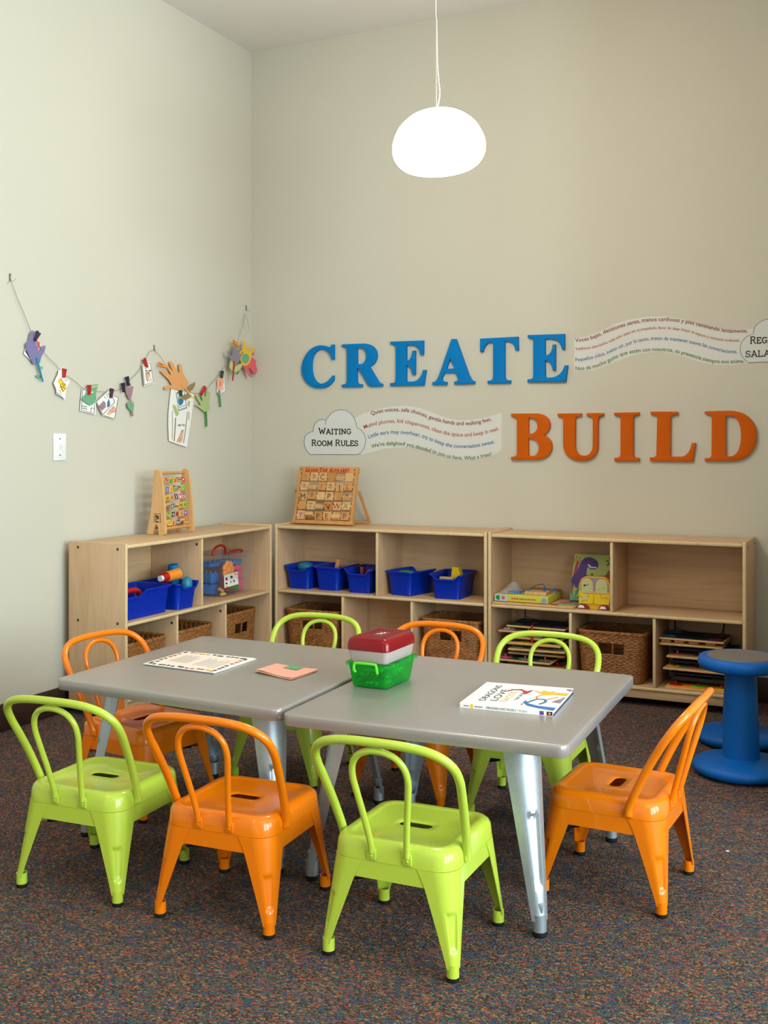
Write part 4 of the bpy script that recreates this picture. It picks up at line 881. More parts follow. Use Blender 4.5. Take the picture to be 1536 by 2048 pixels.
for s in SL: puzzle(s[0], s[1], s[2], s[3], s[4], .285, .215, s[5], s[6], GL)
puzzle('topmost puzzle board of the left stack, dark face with a black cord', 1.815, -.175, Z0 + .2224, -1, .300, .225, ('navy', 'dkgreen', 'ink', 'plum'), None, GL, True)
SR = [('puzzle board with bright fruit pictures at the bottom of the right stack', 2.585, -.200, Z0, -1, ('orangep', 'red', 'limep', 'yellow'), 'red'),
      ('dark puzzle board added for the shaded gap just above the fruit board, right stack', 2.600, -.135, Z0 + .0278, 0, ('brownp', 'rust', 'dkgreen'), 'black'),
      ('second dark puzzle board added for the shaded gap above the fruit board, right stack', 2.595, -.140, Z0 + .0556, 1, ('ink', 'navy', 'dkgreen'), 'black'),
      ('brown-faced puzzle board with a light edge below the pink-pegged one, right stack', 2.575, -.190, Z0 + .0834, -2, ('brownp', 'yellowp', 'rust'), 'black'),
      ('dark puzzle board added for the shaded gap above the brown-faced one, right stack', 2.600, -.140, Z0 + .1112, 1, ('navy', 'ink', 'plum'), 'black'),
      ('puzzle board with pink pegs in the right stack', 2.590, -.185, Z0 + .1390, -2, ('brownp', 'rust', 'darkred'), 'pink'),
      ('dark puzzle board added for the shaded gap above the pink-pegged one, right stack', 2.595, -.130, Z0 + .1668, 0, ('ink', 'plum', 'navy'), 'black'),
      ('bare-edged puzzle board carrying wooden blocks in the right stack', 2.553, -.180, Z0 + .1946, 0, ('toyw', 'toyd', 'toyw'), None)]
for s in SR: puzzle(s[0], s[1], s[2], s[3], s[4], .285, .215, s[5], s[6], GR, edge='navy' if s[0].split()[0] == 'dark' or s[0].startswith('second dark') else 'toyw')  # dark boards are added supports, edges coloured navy to pass for shade
puzzle('topmost puzzle board of the right stack, dark blue face with black cord', 2.560, -.185, Z0 + .2210, -2, .292, .220, ('navy', 'teal', 'ink', 'darkred'), None, GR, True)
for i, x in enumerate((2.440, 2.500, 2.565, 2.640)):
    toy('toy_block', ('wooden block under the left end of the top board, right stack', 'second wooden block from the left under the top board, right stack', 'third wooden block from the left under the top board, right stack', 'wooden block under the right end of the top board, right stack')[i], 'block',
        MB().rbox(-.022, .022, -.09, .09, 0, .0135, .002), M['toyw'], (x, -.185, Z0 + .1946 + .0127))

wp = ony(1064, 1250, -.312)
mw = thing('magnet_wand', 'red magnet wand hanging in front of the left stack of puzzle boards', 'wand', (wp.x, -.312, .335))
MB().tube([(0, 0, -.002), (0, .001, -.030), (0, .002, -.086)], [.005, .0065, .0060], 10).build('handle', M['red'], mw)
MB().tube(catmull([(0, 0, -.002), (0, .012, .004), (.01, .06, .002)], 4), .0014, 6).build('cord', M['red'], mw)

# ------------------------------------------------------------------ things on the tables
ZT = .5012
def table_quad(px, z): return [onz(u, v, z) for u, v in px]
# bordered certificate sheets
q = table_quad([(288, 1327), (428, 1345), (511, 1316), (370, 1302)], ZT + .005); c0 = sum(q, Vector()) / 4
ce = thing('certificate', 'stack of white certificate sheets with a border of coloured handprints, on the left table', 'paper', (c0.x, c0.y, ZT))
for i in range(3):
    J = [Vector((p.x - c0.x + .0025 * (i - 1) * (1 if k_ % 2 else -1), p.y - c0.y + .003 * (1 - i), .0005 + .0016 * i)) for k_, p in enumerate(q)]
    MB().prism([p + Vector((0, 0, .0015)) for p in J], J).build('sheet', M['white'], ce, angle=0)
A0, U_, V_ = q[0] - c0, q[1] - q[0], q[3] - q[0]
def on_sheet(s, t, z=.0056): p = A0 + U_ * s + V_ * t; return Vector((p.x, p.y, z))
MB().add([on_sheet(a, c, .0053) for a, c in ((.03, .03), (.97, .03), (.97, .97), (.03, .97))], [(0, 1, 2, 3)]).build('cream_panel', mat('cream_print', 'f3e0d4', .7), ce, angle=0, fixn=False)
r_ = random.Random(11); b = MB(); cols = ['dkgreen', 'navy', 'red', 'yellow', 'rust']
prints = [MB() for _ in cols]
edge = [(t, .06) for t in [i / 15 for i in range(1, 15)]] + [(t, .94) for t in [i / 15 for i in range(1, 15)]] + [(.06, t) for t in [i / 9 for i in range(1, 9)]] + [(.94, t) for t in [i / 9 for i in range(1, 9)]]
for i, (s, t) in enumerate(edge):
    kk = (0 if s < .3 else 2 if s < .6 else 3 if s < .8 else 1) if t < .1 else (3 if s < .25 else 2 if s < .45 else 4 if s < .7 else 2) if s < .1 or t > .9 else (1 if t < .5 else 2)
    kk = [0, 1, 2, 3, 4, 2, 3, 1][(i // 4 + (2 if t > .5 else 0)) % 8]
    a0 = r_.uniform(0, 6.28)
    V, Fc = [], []
    for f in range(5):
        a = a0 + (f - 2) * .5; v2, f2 = ribbon2([(s, t), (s + .038 * math.cos(a), t + .050 * math.sin(a))], .012); o = len(V); V += v2; Fc += [tuple(k + o for k in x) for x in f2]
    V2 = [(s + .016 * math.cos(x), t + .022 * math.sin(x)) for x in [k * PI / 3 for k in range(6)]]; o = len(V); V += V2; Fc.append(tuple(range(o, o + 6)))
    prints[kk].add([on_sheet(x, y, .0056) for x, y in V], Fc)
for m_, pb_ in zip(cols, prints):
    if pb_.v: pb_.build('handprint_border', M[m_], ce, angle=0, fixn=False)
b = MB()
for (s0, s1, t0, t1, n) in ((.18, .42, .30, .80, 8), (.55, .75, .25, .75, 6), (.80, .85, .2, .8, 2)):
    for i in range(n):
        s = s0 + (s1 - s0) * i / max(n - 1, 1); L = r_.uniform(.7, 1.0); V, Fc = ribbon2([(s, t0), (s, t0 + (t1 - t0) * L)], .010)
        b.add([on_sheet(x, y, .0056) for x, y in V], Fc)
b.build('printed_text', M['grey'], ce, angle=0, fixn=False)
# pink folder with a green tab
q = table_quad([(513, 1340), (583, 1355), (637, 1337), (553, 1325)], ZT + .008); c0 = sum(q, Vector()) / 4
fo = thing('folded_card', 'folded salmon pink card with a small green patch, between certificate and boxes', 'paper', (c0.x, c0.y, ZT))
def leaf(name, m, lift0, lift1, dx, dy, sc=1.0):
    g = []; n = 6
    for i in range(n + 1):
        for j in range(n + 1):
            s, t = i / n, j / n
            p = (q[0] * (1 - s) + q[1] * s) * (1 - t) + (q[3] * (1 - s) + q[2] * s) * t
            z = lift0 + (lift1 - lift0) * ((1 - t) ** 2) * (.5 + .5 * math.cos(s * 5.0)) + .0012 * math.sin(4 * s + 3 * t)
            g.append(Vector(((p.x - c0.x) * sc + dx, (p.y - c0.y) * sc + dy, max(z, .0008))))
    th = Vector((0, 0, .0008)); N_ = n + 1; fs = []
    for i in range(n):
        for j in range(n): a = i * N_ + j; fs.append((a, a + 1, a + N_ + 1, a + N_))
    b = MB().add(g + [p - th for p in g], fs + [tuple(k + N_ * N_ for k in reversed(f)) for f in fs])
    per = [i * N_ for i in range(n + 1)] + [n * N_ + j for j in range(1, n + 1)] + [i * N_ + n for i in range(n - 1, -1, -1)] + [j for j in range(n - 1, 0, -1)]
    b.f += [[per[k], per[(k + 1) % len(per)], per[(k + 1) % len(per)] + N_ * N_, per[k] + N_ * N_] for k in range(len(per))]; b.m += [0] * len(per)
    b.build(name, M[m], fo, angle=60); return g
leaf('back_leaf', 'pgreen', .0012, .0035, -.006, -.002); leaf('inner_leaf', 'salmon', .003, .006, .002, -.006); gtop = leaf('front_leaf', 'salmon', .0052, .0100, 0, 0)
def onleaf(s, t): i = s * 6; j = t * 6; a = gtop[int(round(i)) * 7 + int(round(j))]; return a + Vector((0, 0, .0006))
pa = [onleaf(.33, .66), onleaf(.66, .66), onleaf(.66, 1), onleaf(.33, 1)]
MB().add([p + Vector((0, 0, .0010)) for p in pa], [(0, 1, 2, 3)]).build('green_patch', M['sage'], fo, angle=0, fixn=False)
# picture book
q = table_quad([(920, 1405), (1106, 1423), (1147, 1377), (974, 1364)], ZT + .013); c0 = sum(q, Vector()) / 4; ZB = .0132
bk = thing('picture_book', 'white hardcover picture book, DRAGONS LOVE TACOS, lying on the right table', 'book', (c0.x, c0.y, ZT))
def bq(z, ins=0.0): return [Vector(((p.x - c0.x) * (1 - ins), (p.y - c0.y) * (1 - ins), z)) for p in q]
MB().prism(bq(ZB), bq(ZB - .002)).build('front_cover', M['white'], bk, angle=0)
MB().prism(bq(.002), bq(.0)).build('back_cover', M['navy'], bk, angle=0)
MB().prism(bq(ZB - .002, .02), bq(.002, .02)).build('page_block', mat('page_edges', 'cfdde6', .7), bk, angle=0)
A0, U_, V_ = bq(0)[0], bq(0)[1] - bq(0)[0], bq(0)[3] - bq(0)[0]; A0 = Vector((A0.x, A0.y, ZB))
sp = Vector((U_.y, -U_.x, 0)).normalized()
MB().prism([A0 + sp * .0008, A0 + U_ + sp * .0008, A0 + U_ + sp * .0008 + Vector((0, 0, -ZB)), A0 + sp * .0008 + Vector((0, 0, -ZB))], [A0, A0 + U_, A0 + U_ + Vector((0, 0, -ZB)), A0 + Vector((0, 0, -ZB))]).build('spine', M['white'], bk, angle=0)
bp_ = picture_panel(bk, A0, U_, V_, Vector((0, 0, 1)))
def btext(s, s0, t0, s1, h, m, name='cover_title', bold=.0):   # text that climbs away from the spine
    V, Fc, wd = text2d(s, 1.0, bold); MB().add([A0 + U_ * (s0 - y * h) + V_ * (t0 + x / wd * s1) + Vector((0, 0, .0006)) for x, y in V], Fc).build(name, M[m], bk, angle=0, fixn=False)
btext('DRAGONS', .225, .16, .72, .105, 'ink'); btext('LOVE', .345, .20, .52, .115, 'ink'); btext('TACOS', .455, .18, .48, .105, 'yellow'); btext('THE SEQUEL', .540, .30, .46, .050, 'ink')
bp_('cover_title', 'red', [(.345, .68), (.36, .76), (.46, .80), (.545, .72), (.545, .70), (.56, .78), (.60, .80), (.565, .60), (.52, .62), (.525, .68), (.46, .75), (.38, .72), (.36, .66)], .0007, False)
bp_('cover_art', 'yellowp', [(.60, .80), (.70, .74), (.70, .84), (.78, .78), (.82, .84), (.85, .78), (1.0, .80), (1.0, .68), (.84, .68), (.76, .62), (.70, .68)], .0007, False)
def stroke_on(name, m, P, w_, z):
    V, Fc = ribbon2([(p.x, p.y) for p in catmull([(s, t, 0) for s, t in P], 5)], w_); MB().add([A0 + U_ * x + V_ * y + Vector((0, 0, z)) for x, y in V], Fc).build(name, M[m], bk, angle=0, fixn=False)
stroke_on('cover_art', 'orangep', [(.74, .62), (.70, .52), (.74, .44), (.82, .44), (.88, .52), (.92, .60)], .022, .0008)
stroke_on('cover_art', 'teal', [(.66, .22), (.72, .40), (.80, .44), (.84, .34), (.80, .22)], .030, .0009)
bp_('cover_art', 'blue', [(.63, .34), (.68, .22), (.80, .16), (1.0, .14), (1.0, .02), (.84, .06), (.70, .12), (.62, .24)], .0007, False)
bp_('cover_art', 'mauve', [(.93, .46), (.98, .56), (1.0, .64), (1.0, .34), (.90, .36)], .00065, False)
bp_('cover_art', 'grey', [(.96, .46), (.975, .60), (1.0, .60), (1.0, .38), (.955, .40)], .0008, False); bp_('cover_art', 'mauve', [(.92, .97), (.96, .99), (1.0, .98), (1.0, .88), (.95, .92)], .00065, False)
bp_('cover_art', 'red', [(.615, .16), (.63, .19), (.645, .16), (.63, .13)], .0009, False)
def spine_pt(s, z): p = A0 + U_ * s + sp * .0012; return Vector((p.x, p.y, z))
V, Fc, wd = text2d('DRAGONS LOVE TACOS 2', 1.0, .01); MB().add([spine_pt(.29 + x / wd * .32, .0036 + y * .0080) for x, y in V], Fc).build('spine_text', M['ink'], bk, angle=0, fixn=False)
V, Fc, wd = text2d('THE SEQUEL', 1.0, .0); MB().add([spine_pt(.63 + x / wd * .10, .0038 + y * .0070) for x, y in V], Fc).build('spine_text', M['grey'], bk, angle=0, fixn=False)
for nm, s0, s1, m_ in (('spine_text', .04, .10, 'grey'), ('spine_text', .16, .25, 'grey'), ('spine_art', .115, .145, 'yellow'), ('spine_art', .86, .905, 'purple'), ('spine_art', .935, .995, 'ink')):
    z0, z1 = (.0045, .0075) if nm == 'spine_text' else (.0015, .0115)
    MB().add([spine_pt(s0, z0), spine_pt(s1, z0), spine_pt(s1, z1), spine_pt(s0, z1)], [(0, 1, 2, 3)]).build(nm, M[m_], bk, angle=0, fixn=False)
MB().add([spine_pt(.965 + .014 * math.cos(a), .0065 + .0032 * math.sin(a)) + sp * .0003 for a in [k * PI / 5 for k in range(10)]], [tuple(range(10))]).build('spine_art', M['orangep'], bk, angle=0, fixn=False)
# green box of crayons with the pencil box on top
f0, f1, f2 = onz(703, 1373, ZT), onz(773, 1381, ZT), onz(822, 1358, ZT)
ang = math.atan2((f1 - f0).y, (f1 - f0).x); gw = (f1 - f0).length; gd = (f2 - f1).length
ux = Vector((math.cos(ang), math.sin(ang), 0)); uy = Vector((-math.sin(ang), math.cos(ang), 0)); cg = f0 + ux * gw / 2 + uy * gd / 2
gb = thing('craft_box', 'clear green plastic box of crayons with lime handles, on the right table', 'box', (cg.x, cg.y, ZT), ang)
hx, hy = gw / 2, gd / 2; o = lambda g, r: rr(hx + g, hy + g, r, k=4, m=2)
MB().loft([ring(o(-.004, .010), .001), ring(o(0, .012), .005), ring(o(.010, .016), .068), ring(o(.012, .017), .070), ring(o(.010, .015), .0705), ring(o(-.002, .010), .006)], cap0=True, cap1=True).build('tub', M['greenp'], gb, angle=45)
MB().loft([ring(o(.018, .02), .0660), ring(o(.018, .02), .0745), ring(o(.014, .018), .0768), ring(o(.002, .014), .0768), ring(o(-.002, .012), .0730)], cap1=True).build('lid', M['greenp'], gb, angle=45)
for s in (-1, 1):
    y = s * (hy + .022)
    MB().tube(catmull([(-.036, s * (hy + .016), .050), (-.038, y, .056), (-.036, y + s * .002, .072), (-.028, y + s * .002, .077), (.028, y + s * .002, .077), (.036, y + s * .002, .072), (.038, y, .056), (.036, s * (hy + .016), .050)], 4), .0042, 8).build('handle', M['limep'], gb)
r_ = random.Random(21); cm = ['yellow', 'orangep', 'limep', 'yellowp', 'tan', 'pgreen', 'rust', 'white']
lay = [(x * .0145, y, .0125, 1) for x in (-2.4, -1.2, 0, 1.2, 2.4) for y in (-.039, .039)] + [(r_.uniform(-.006, .006), y * .0165, .0250, 0) for y in (-4, -3, -2, -1, 0, 1, 2, 3, 4)] + [(x * .017, y, .0375, 1) for x in (-2, -1, 0, 1, 2) for y in (-.038, .038)] + [(r_.uniform(-.006, .006), y * .021, .0500, 0) for y in (-3, -2, -1, 0, 1, 2, 3)]
Mg = Matrix.Translation((cg.x, cg.y, ZT)) @ Matrix.Rotation(ang, 4, 'Z')
for i, (x, y, z, al_) in enumerate(lay):
    a = (PI / 2 if al_ else 0) + r_.uniform(-.10, .10); L = .033 if al_ else min(.032, hx - .014); d = Vector((math.cos(a), math.sin(a), 0)) * (1 if r_.random() < .5 else -1)
    c = Vector((max(-hx + .012, min(hx - .012, x)) if al_ else x * .4, y, z)); mid = Mg @ c; dw = (Mg.to_3x3() @ d).normalized()
    b = MB().tube([-dw * L, dw * (L - .010), dw * (L - .009), dw * L], [.0056, .0056, .0042, .0016], 10)
    cr = b.build('crayon', M[cm[r_.randrange(8)]], angle=40); cr.location = mid
    tag(cr, 'crayon lying among others in the green craft box under the pencil box', 'crayon', 'crayons in the green box')
f0, f1, f2 = onz(699, 1292, .640), onz(776, 1302, .640), onz(828, 1276, .640)
ang2 = ang; cr2 = cg + uy * -.010 + ux * .004
pbx = thing('pencil_box', 'pencil box with a ribbed dark red lid and milky base, on the green box', 'box', (cr2.x, cr2.y, ZT + .0772), ang2)
hx2, hy2 = hx + .010, hy + .012; o = lambda g, r: rr(hx2 + g, hy2 + g, r, k=5, m=2)
MB().loft([ring(o(-.010, .012), 0), ring(o(-.007, .014), .004), ring(o(-.001, .016), .036), ring(o(-.003, .014), .036), ring(o(-.010, .012), .005)], cap0=True, cap1=True).build('tub', M['milky'], pbx, angle=45)
b = MB().loft([ring(o(.000, .017), .0365), ring(o(.002, .018), .0375), ring(o(.001, .018), .058), ring(o(-.003, .017), .068), ring(o(-.009, .015), .0730), ring(o(-.014, .012), .0735)], cap0=True, cap1=True)
b.build('lid', M['redp'], pbx, angle=45)
b = MB()
for i in range(9):
    for j in range(17):
        x = -hx2 + .022 + (2 * hx2 - .044) * i / 8; y = -hy2 + .022 + (2 * hy2 - .044) * j / 16
        if abs(x) < .016 and abs(y) < .036: continue
        b.rbox(x - .0032, x + .0032, y - .0034, y + .0034, .0730, .0748, .0009, 1)
b.build('rib_pattern', M['redp'], pbx); pbx.children[-1]['kind'] = 'stuff'
V, Fc = segs([(-.010, -.016), (.006, -.012), (-.004, .002), (.008, .004), (.002, .018)], .006); MB().add([(x, y, .0744) for x, y in V], Fc).build('lid_mark', M['white'], pbx, angle=0, fixn=False)
for i, m_ in enumerate(('teal', 'pinkp', 'pgreen', 'tan')):
    MB().rbox(-.04 + i * .012, .03 + i * .006, -hy2 + .03 + i * .035, -hy2 + .05 + i * .035, .006, .016, .003).build('contents', M[m_], pbx)

# ------------------------------------------------------------------ abacus on the left cabinet
ab = thing('abacus', 'wooden A-frame abacus of turning coloured number tiles on the left cabinet', 'toy', (.155, -.975, .7708), math.radians(1))
sx_, sz_ = .108 / 450, .316 / 1430
oz = [(120,1640),(115,1600),(150,1450),(210,1150),(245,850),(265,600),(278,380),(288,270),(300,238),(330,222),(370,218),(405,225),(432,250),(450,330),(490,560),(530,900),(550,1200),(570,1590),(555,1630),(510,1655),(410,1655),(400,1560),(385,1465),(365,1430),(340,1420),(312,1432),(295,1470),(262,1560),(228,1645)]
side = [((x - 340) * sx_, (1655 - z) * sz_) for x, z in oz]
HW = .116
for s in (-1, 1):
    fr = MB().prism([(x, s * HW - .007, z) for x, z in side], [(x, s * HW + .007, z) for x, z in side]).build('side_frame', M['toyw'], ab, angle=30)
    if s < 0:
        b = MB()
        for (x, z) in ((.001, .300), (-.044, .024), (.032, .021)): b.lathe([(.0022, 0), (.0022, .0006), (0, .0006)], n=10, M=Matrix.Translation((x, s * HW - .007, z)) @ Matrix.Rotation(PI / 2, 4, 'X'))
        b.build('dowel_end', M['toyd'], fr)
        b = MB(); V, Fc = ribbon2([(-.011, .062), (.025, .062), (.025, .104), (-.011, .104)], .003, True); b.add([(x, s * HW - .0074, z) for x, z in V], Fc)
        for ch, x, z, sz2 in (('A', -.008, .083, .024), ('B', .006, .078, .024), ('C', -.004, .064, .026)):
            V, Fc, wd = text2d(ch, sz2, .04); b.add([(x + q[0], s * HW - .0074, z + q[1]) for q in V], Fc)
        b.build('stamp', M['ink'], fr, angle=0, fixn=False)
MB().tube([(.001, -HW + .004, .298), (.001, HW - .004, .298)], .0075, 14).build('top_rail', M['toyd'], ab)
for x in (-.046, .034): MB().tube([(x, -HW + .004, .030), (x, HW - .004, .030)], .0085, 14).build('bottom_rail', M['toyd'], ab)
r_ = random.Random(5)
tc_ = ['yellow', 'pinkp', 'limep', 'orangep', 'navy', 'red', 'yellow', 'blue', 'yellowp', 'dkgreen', 'mauve', 'limep', 'navy', 'yellow', 'tan', 'navy', 'pink', 'purple', 'greyp', 'red', 'teal', 'orangep', 'yellowp', 'limep', 'limep', 'limep', 'navy', 'rust', 'tan', 'purple', 'red', 'yellow', 'tan', 'navy', 'mauve', 'orangep']
chs = '7 1 C S 9 4 B 2 3 N 5 J G 8 A 3 M Q K T 6 Y W X O 2 4 R U V 5 D E N H 0'.split()
for row in range(6):
    z = .262 - row * .0415; xr = .004 + row * .0035
    MB().tube([(xr, -HW + .004, z), (xr, HW - .004, z)], .0028, 8).build('rod', M['toyd'], ab)
    for c in range(6):
        i = row * 6 + c; y = -HW + .028 + c * .0352; an = r_.choice((0, 0, .15, -.3, .7, -.7, 1.1, -1.1, .4))
        Mx = Matrix.Translation((xr, y, z)) @ Matrix.Rotation(an, 4, 'Y'); b = MB()
        b.mat(0).rbox(-.0065, .0065, -.0145, .0145, -.0150, .0150, .0015, 1, M=Mx)
        b.mat(1).box(.0063, .0069, -.0120, .0120, -.0125, .0125, M=Mx); b.box(-.0069, -.0063, -.0120, .0120, -.0125, .0125, M=Mx)
        V, Fc, wd = text2d(chs[i], .022, .02, res=2); b.mat(2).add([(.0072, x - wd / 2, zz - .008) for x, zz in V], Fc, M=Mx)
        b.build('number_tile', [M['toyw'], M[tc_[i]], M['white' if tc_[i] in ('red', 'navy', 'pink', 'purple', 'dkgreen', 'blue', 'teal') else 'navy']], ab, angle=30, fixn=False)

# ------------------------------------------------------------------ alphabet board on the middle cabinet
al = thing('alphabet_board', 'wooden LEARN THE ALPHABET board of turning letter blocks, propped on the middle cabinet', 'toy', (.585, -.205, .7745), 0)
BW, BH = .366, .318; lean = math.radians(-14); Ml = Matrix.Rotation(lean, 4, 'X')
def abx(name, m, x0, x1, y0, y1, z0, z1, r=.002): return MB().rbox(x0, x1, y0, y1, z0, z1, r, 2, M=Ml).build(name, M[m], al)
tsh = lambda z: 0.0
for s in (-1, 1): abx('upright', 'toyd', s * (BW / 2 - .008) - .008, s * (BW / 2 - .008) + .008, -.010, .010, .014, BH - .030)
abx('base_rail', 'toyd', -BW / 2 - .004, BW / 2 + .004, -.014, .012, .0, .020)
tp = abx('title_board', 'toyd', -BW / 2 + .002, BW / 2 + .004, -.0115, .0105, BH - .034, BH, .004)
def small_caps(s, big, small, bold, shear):
    x = 0; VV = []; FF = []; first = True
    for ch in s:
        if ch == ' ': x += big * .32; first = True; continue
        k = big if first else small; v, f, w_ = text2d(ch, k, bold, shear); o_ = len(VV); VV += [(a + x, c) for a, c in v]; FF += [[i + o_ for i in q] for q in f]; x += w_ + k * .07; first = False
    return VV, FF, x
V, Fc, wd = small_caps('LEARN THE ALPHABET', .0335, .0275, .085, .22); k_ = .275 / wd
MB().add([Ml @ Vector((-.139 + x * k_, -.0120, BH - .0285 + y * .85)) for x, y in V], Fc).build('title', M['red'], tp, angle=0, fixn=False)
for s in (-1, 1): MB().lathe([(.004, 0), (.0035, .0008), (0, .0008)], n=10, M=Ml @ Matrix.Translation((s * .166, -.0115, BH - .017)) @ Matrix.Rotation(PI / 2, 4, 'X')).build('peg_end', M['ink'], tp)
# easel legs behind
for s in (-1, 1):
    b = MB(); x = s * (BW / 2 + .013); pz0 = Ml @ Vector((x, .006, BH * .60)); b.tube([pz0, (x, .180, .008)], .009, 4); b.build('easel_leg', M['toyd'], al, angle=30)
MB().rbox(-BW / 2 - .012, BW / 2 + .012, .170, .184, -.003, .013, .002).build('easel_rail', M['toyd'], al)
NB = mat('natural_bead', 'ead29a', .4)
rows_ = ['@&C...', '&.I&JL', 'M&.P.R', '.T.VWX', 'Y.PE.P']
colr = dict(C='ink', I='rust', J='dkgreen', L='red', M='ink', P='ink', R='darkred', T='green', V='ink', W='darkred', X='green', Y='purple', E='darkred')
rots = [[0, 0, 0, .35, -1.1, .1], [0, -1.2, -.1, 0, .35, -.25], [.35, -.35, -.12, 0, 0, -.9], [0, 0, -1.2, .5, 0, -.2], [0, 1.2, .35, .3, -.6, 0]]
for rI in range(5):
    z = .262 - rI * .0535
    MB().tube([Ml @ Vector((-BW / 2 + .010, 0, z)), Ml @ Vector((BW / 2 - .010, 0, z))], .0032, 8).build('rod', M['toyd'], al)
    for c in range(6):
        x = -BW / 2 + .0465 + c * .0545; Mt = Ml @ Matrix.Translation((x, 0, z)) @ Matrix.Rotation(rots[rI][c], 4, 'X'); ch = rows_[rI][c]
        b = MB(); b.mat(0).rbox(-.0235, .0235, -.0105, .0105, -.0235, .0235, .0015, 1, M=Mt); mats_ = [M['toyw'] if (rI + c) % 3 else M['toyd'], M[colr.get(ch, 'rust')]]
        if rI == 4 and c == 5: mats_[1] = M['purple']
        if rI == 4 and c == 2: mats_[1] = M['dkgreen']
        if ch.isalpha():
            V, Fc, wd = text2d(ch, .044, 0.0); b.mat(1).add([(xx - wd / 2, -.0109, zz - .016) for xx, zz in V], Fc, M=Mt)
        elif ch in '@&':
            for (ax, az, ra) in ((-.004, .002, .010), (.006, -.003, .008), (0, .008, .005)):
                V, Fc = ribbon2([(ax + ra * math.cos(a), az + ra * math.sin(a)) for a in [k * PI / 6 for k in range(12)]], .0016, True); b.mat(1).add([(xx, -.0109, zz) for xx, zz in V], Fc, M=Mt)
            mats_[1] = M['rust' if ch == '@' else 'purple' if c == 0 else 'ink']
        b.build('letter_block', mats_, al, angle=30, fixn=False)
    for c in range(7): MB().lathe([(.0008, -.0035), (.0065, -.0025), (.0065, .0025), (.0008, .0035)], n=12, M=Ml @ Matrix.Translation((-BW / 2 + .0193 + c * .0545, 0, z)) @ Matrix.Rotation(PI / 2, 4, 'Y')).build('bead', NB, al)

# ------------------------------------------------------------------ small things on the carpet
pk = onz(954, 1529, 0)
toy('toy_block', 'small pink toy lying on the carpet behind the far orange chair', 'toy', MB().rbox(-.018, .018, -.015, .015, 0, .034, .006).rbox(-.010, .010, -.012, .012, .032, .055, .005), M['pink'], (pk.x, pk.y, 0), .4)
ps = onz(1455, 1703, 0)
toy('paper_scrap', 'tiny white scrap of paper on the carpet at the right', 'paper', MB().rbox(-.005, .005, -.003, .003, 0, .0022, .0008), M['white'], (ps.x, ps.y, .0005), .3)

# ------------------------------------------------------------------ the string garland of paper crafts on the left wall
def hook(label, u, v, s=1.0):
    c = onx(u, v, 0); t = thing('wall_hook', label, 'hook', (0, c.y, c.z), 0, 'clear wall hooks holding the string')
    MB().rbox(0, .0015, -.007, .007, -.012, .022, .0006).build('plate', M['clearhook'], t)
    MB().tube(catmull([(.0015, -.004, .018), (.008, -.005, .012), (.010, -.003, -.006), (.014, .002, -.013), (.018, .008, -.009), (.020, .012, .002)], 5), .0011, 8).build('hook_wire', M['steel'], t)
    return c
hook('clear wall hook at the left end of the string garland', 20, 557); hook('clear wall hook holding the middle of the string garland', 308, 698); hook('clear wall hook at the corner end of the string garland', 492, 618)
st = thing('garland_string', 'thin grey string strung in loops between three hooks on the left wall', 'string', onx(21, 566, 0))
S0 = onx(21, 566, 0)
def strand(P, r=.0011, off=.013): MB().tube([onx(p.x, p.y, off + p.z) - S0 for p in catmull([(q[0], q[1], q[2] if len(q) > 2 else 0) for q in P], 5)], r, 6).build('strand', M['string'], st)
strand([(20, 561), (24, 567), (33, 592), (50, 632), (62, 662), (78, 690), (95, 713), (110, 728), (121, 742), (128, 749), (140, 756), (150, 762), (164, 775), (180, 784), (196, 783), (215, 784), (233, 781), (250, 772), (262, 758), (275, 745), (290, 722), (298, 705), (307, 700)])
strand([(309, 700), (320, 712), (330, 728), (345, 750), (362, 772), (385, 786), (405, 783), (420, 770), (433, 755), (446, 738, .001), (458, 715, .016), (468, 695, .034), (477, 675, .036), (485, 652, .020), (491, 628, .002)])
strand([(489, 627), (486, 642), (490, 655)], .0009); strand([(492, 628), (496, 645), (499, 662)], .0009); strand([(19, 562), (14, 568)], .0009)

def craft(name, label, cat, parts, group='paper crafts pegged to the string'):
    """parts: (part name, material, px polygon, distance from the wall, thickness)"""
    P = parts[0][2]; cu, cv = sum(p[0] for p in P) / len(P), sum(p[1] for p in P) / len(P); c = onx(cu, cv, 0)
    t = thing(name, label, cat, c, 0, group)
    for nm, m, pl, off, th in parts:
        f = [onx(u, v, off) - c for u, v in pl]; k = [p - Vector((th, 0, 0)) for p in f]
        MB().prism(f, k).build(nm, M[m], t, angle=0)
    return t
def lines(P, w, closed=False):
    """a drawn line as one outline polygon"""
    n = len(P); V, _ = ribbon2(P, w); return [V[2 * i] for i in range(n)] + [V[2 * i + 1] for i in range(n - 1, -1, -1)]
def frame4(P, w): return [lines([P[i], P[(i + 1) % 4]], w) for i in range(4)]
def inset(P, k): cx = sum(p[0] for p in P) / len(P); cy = sum(p[1] for p in P) / len(P); return [(cx + (x - cx) * k, cy + (y - cy) * k) for x, y in P]
def disc(x, y, rx, ry=None, n=12): return [(x + rx * math.cos(2 * PI * i / n), y + (ry or rx) * math.sin(2 * PI * i / n)) for i in range(n)]
a = lambda L: pxs(40, 640, 1024 / 70, L)
craft('drawing_card', 'white drawing card mostly hidden behind the purple paper hand', 'paper', [('card', 'white', a([(270,460),(165,820),(105,985),(330,1205),(520,1000),(610,700),(520,560),(400,420)]), .009, .0008), ('drawing', 'purple', a([(150,920),(175,880),(290,1120),(270,1110)]), .0094, .0004), ('drawing', 'pinkp', a([(490,590),(590,660),(575,800),(540,870),(500,800)]), .0094, .0004)])
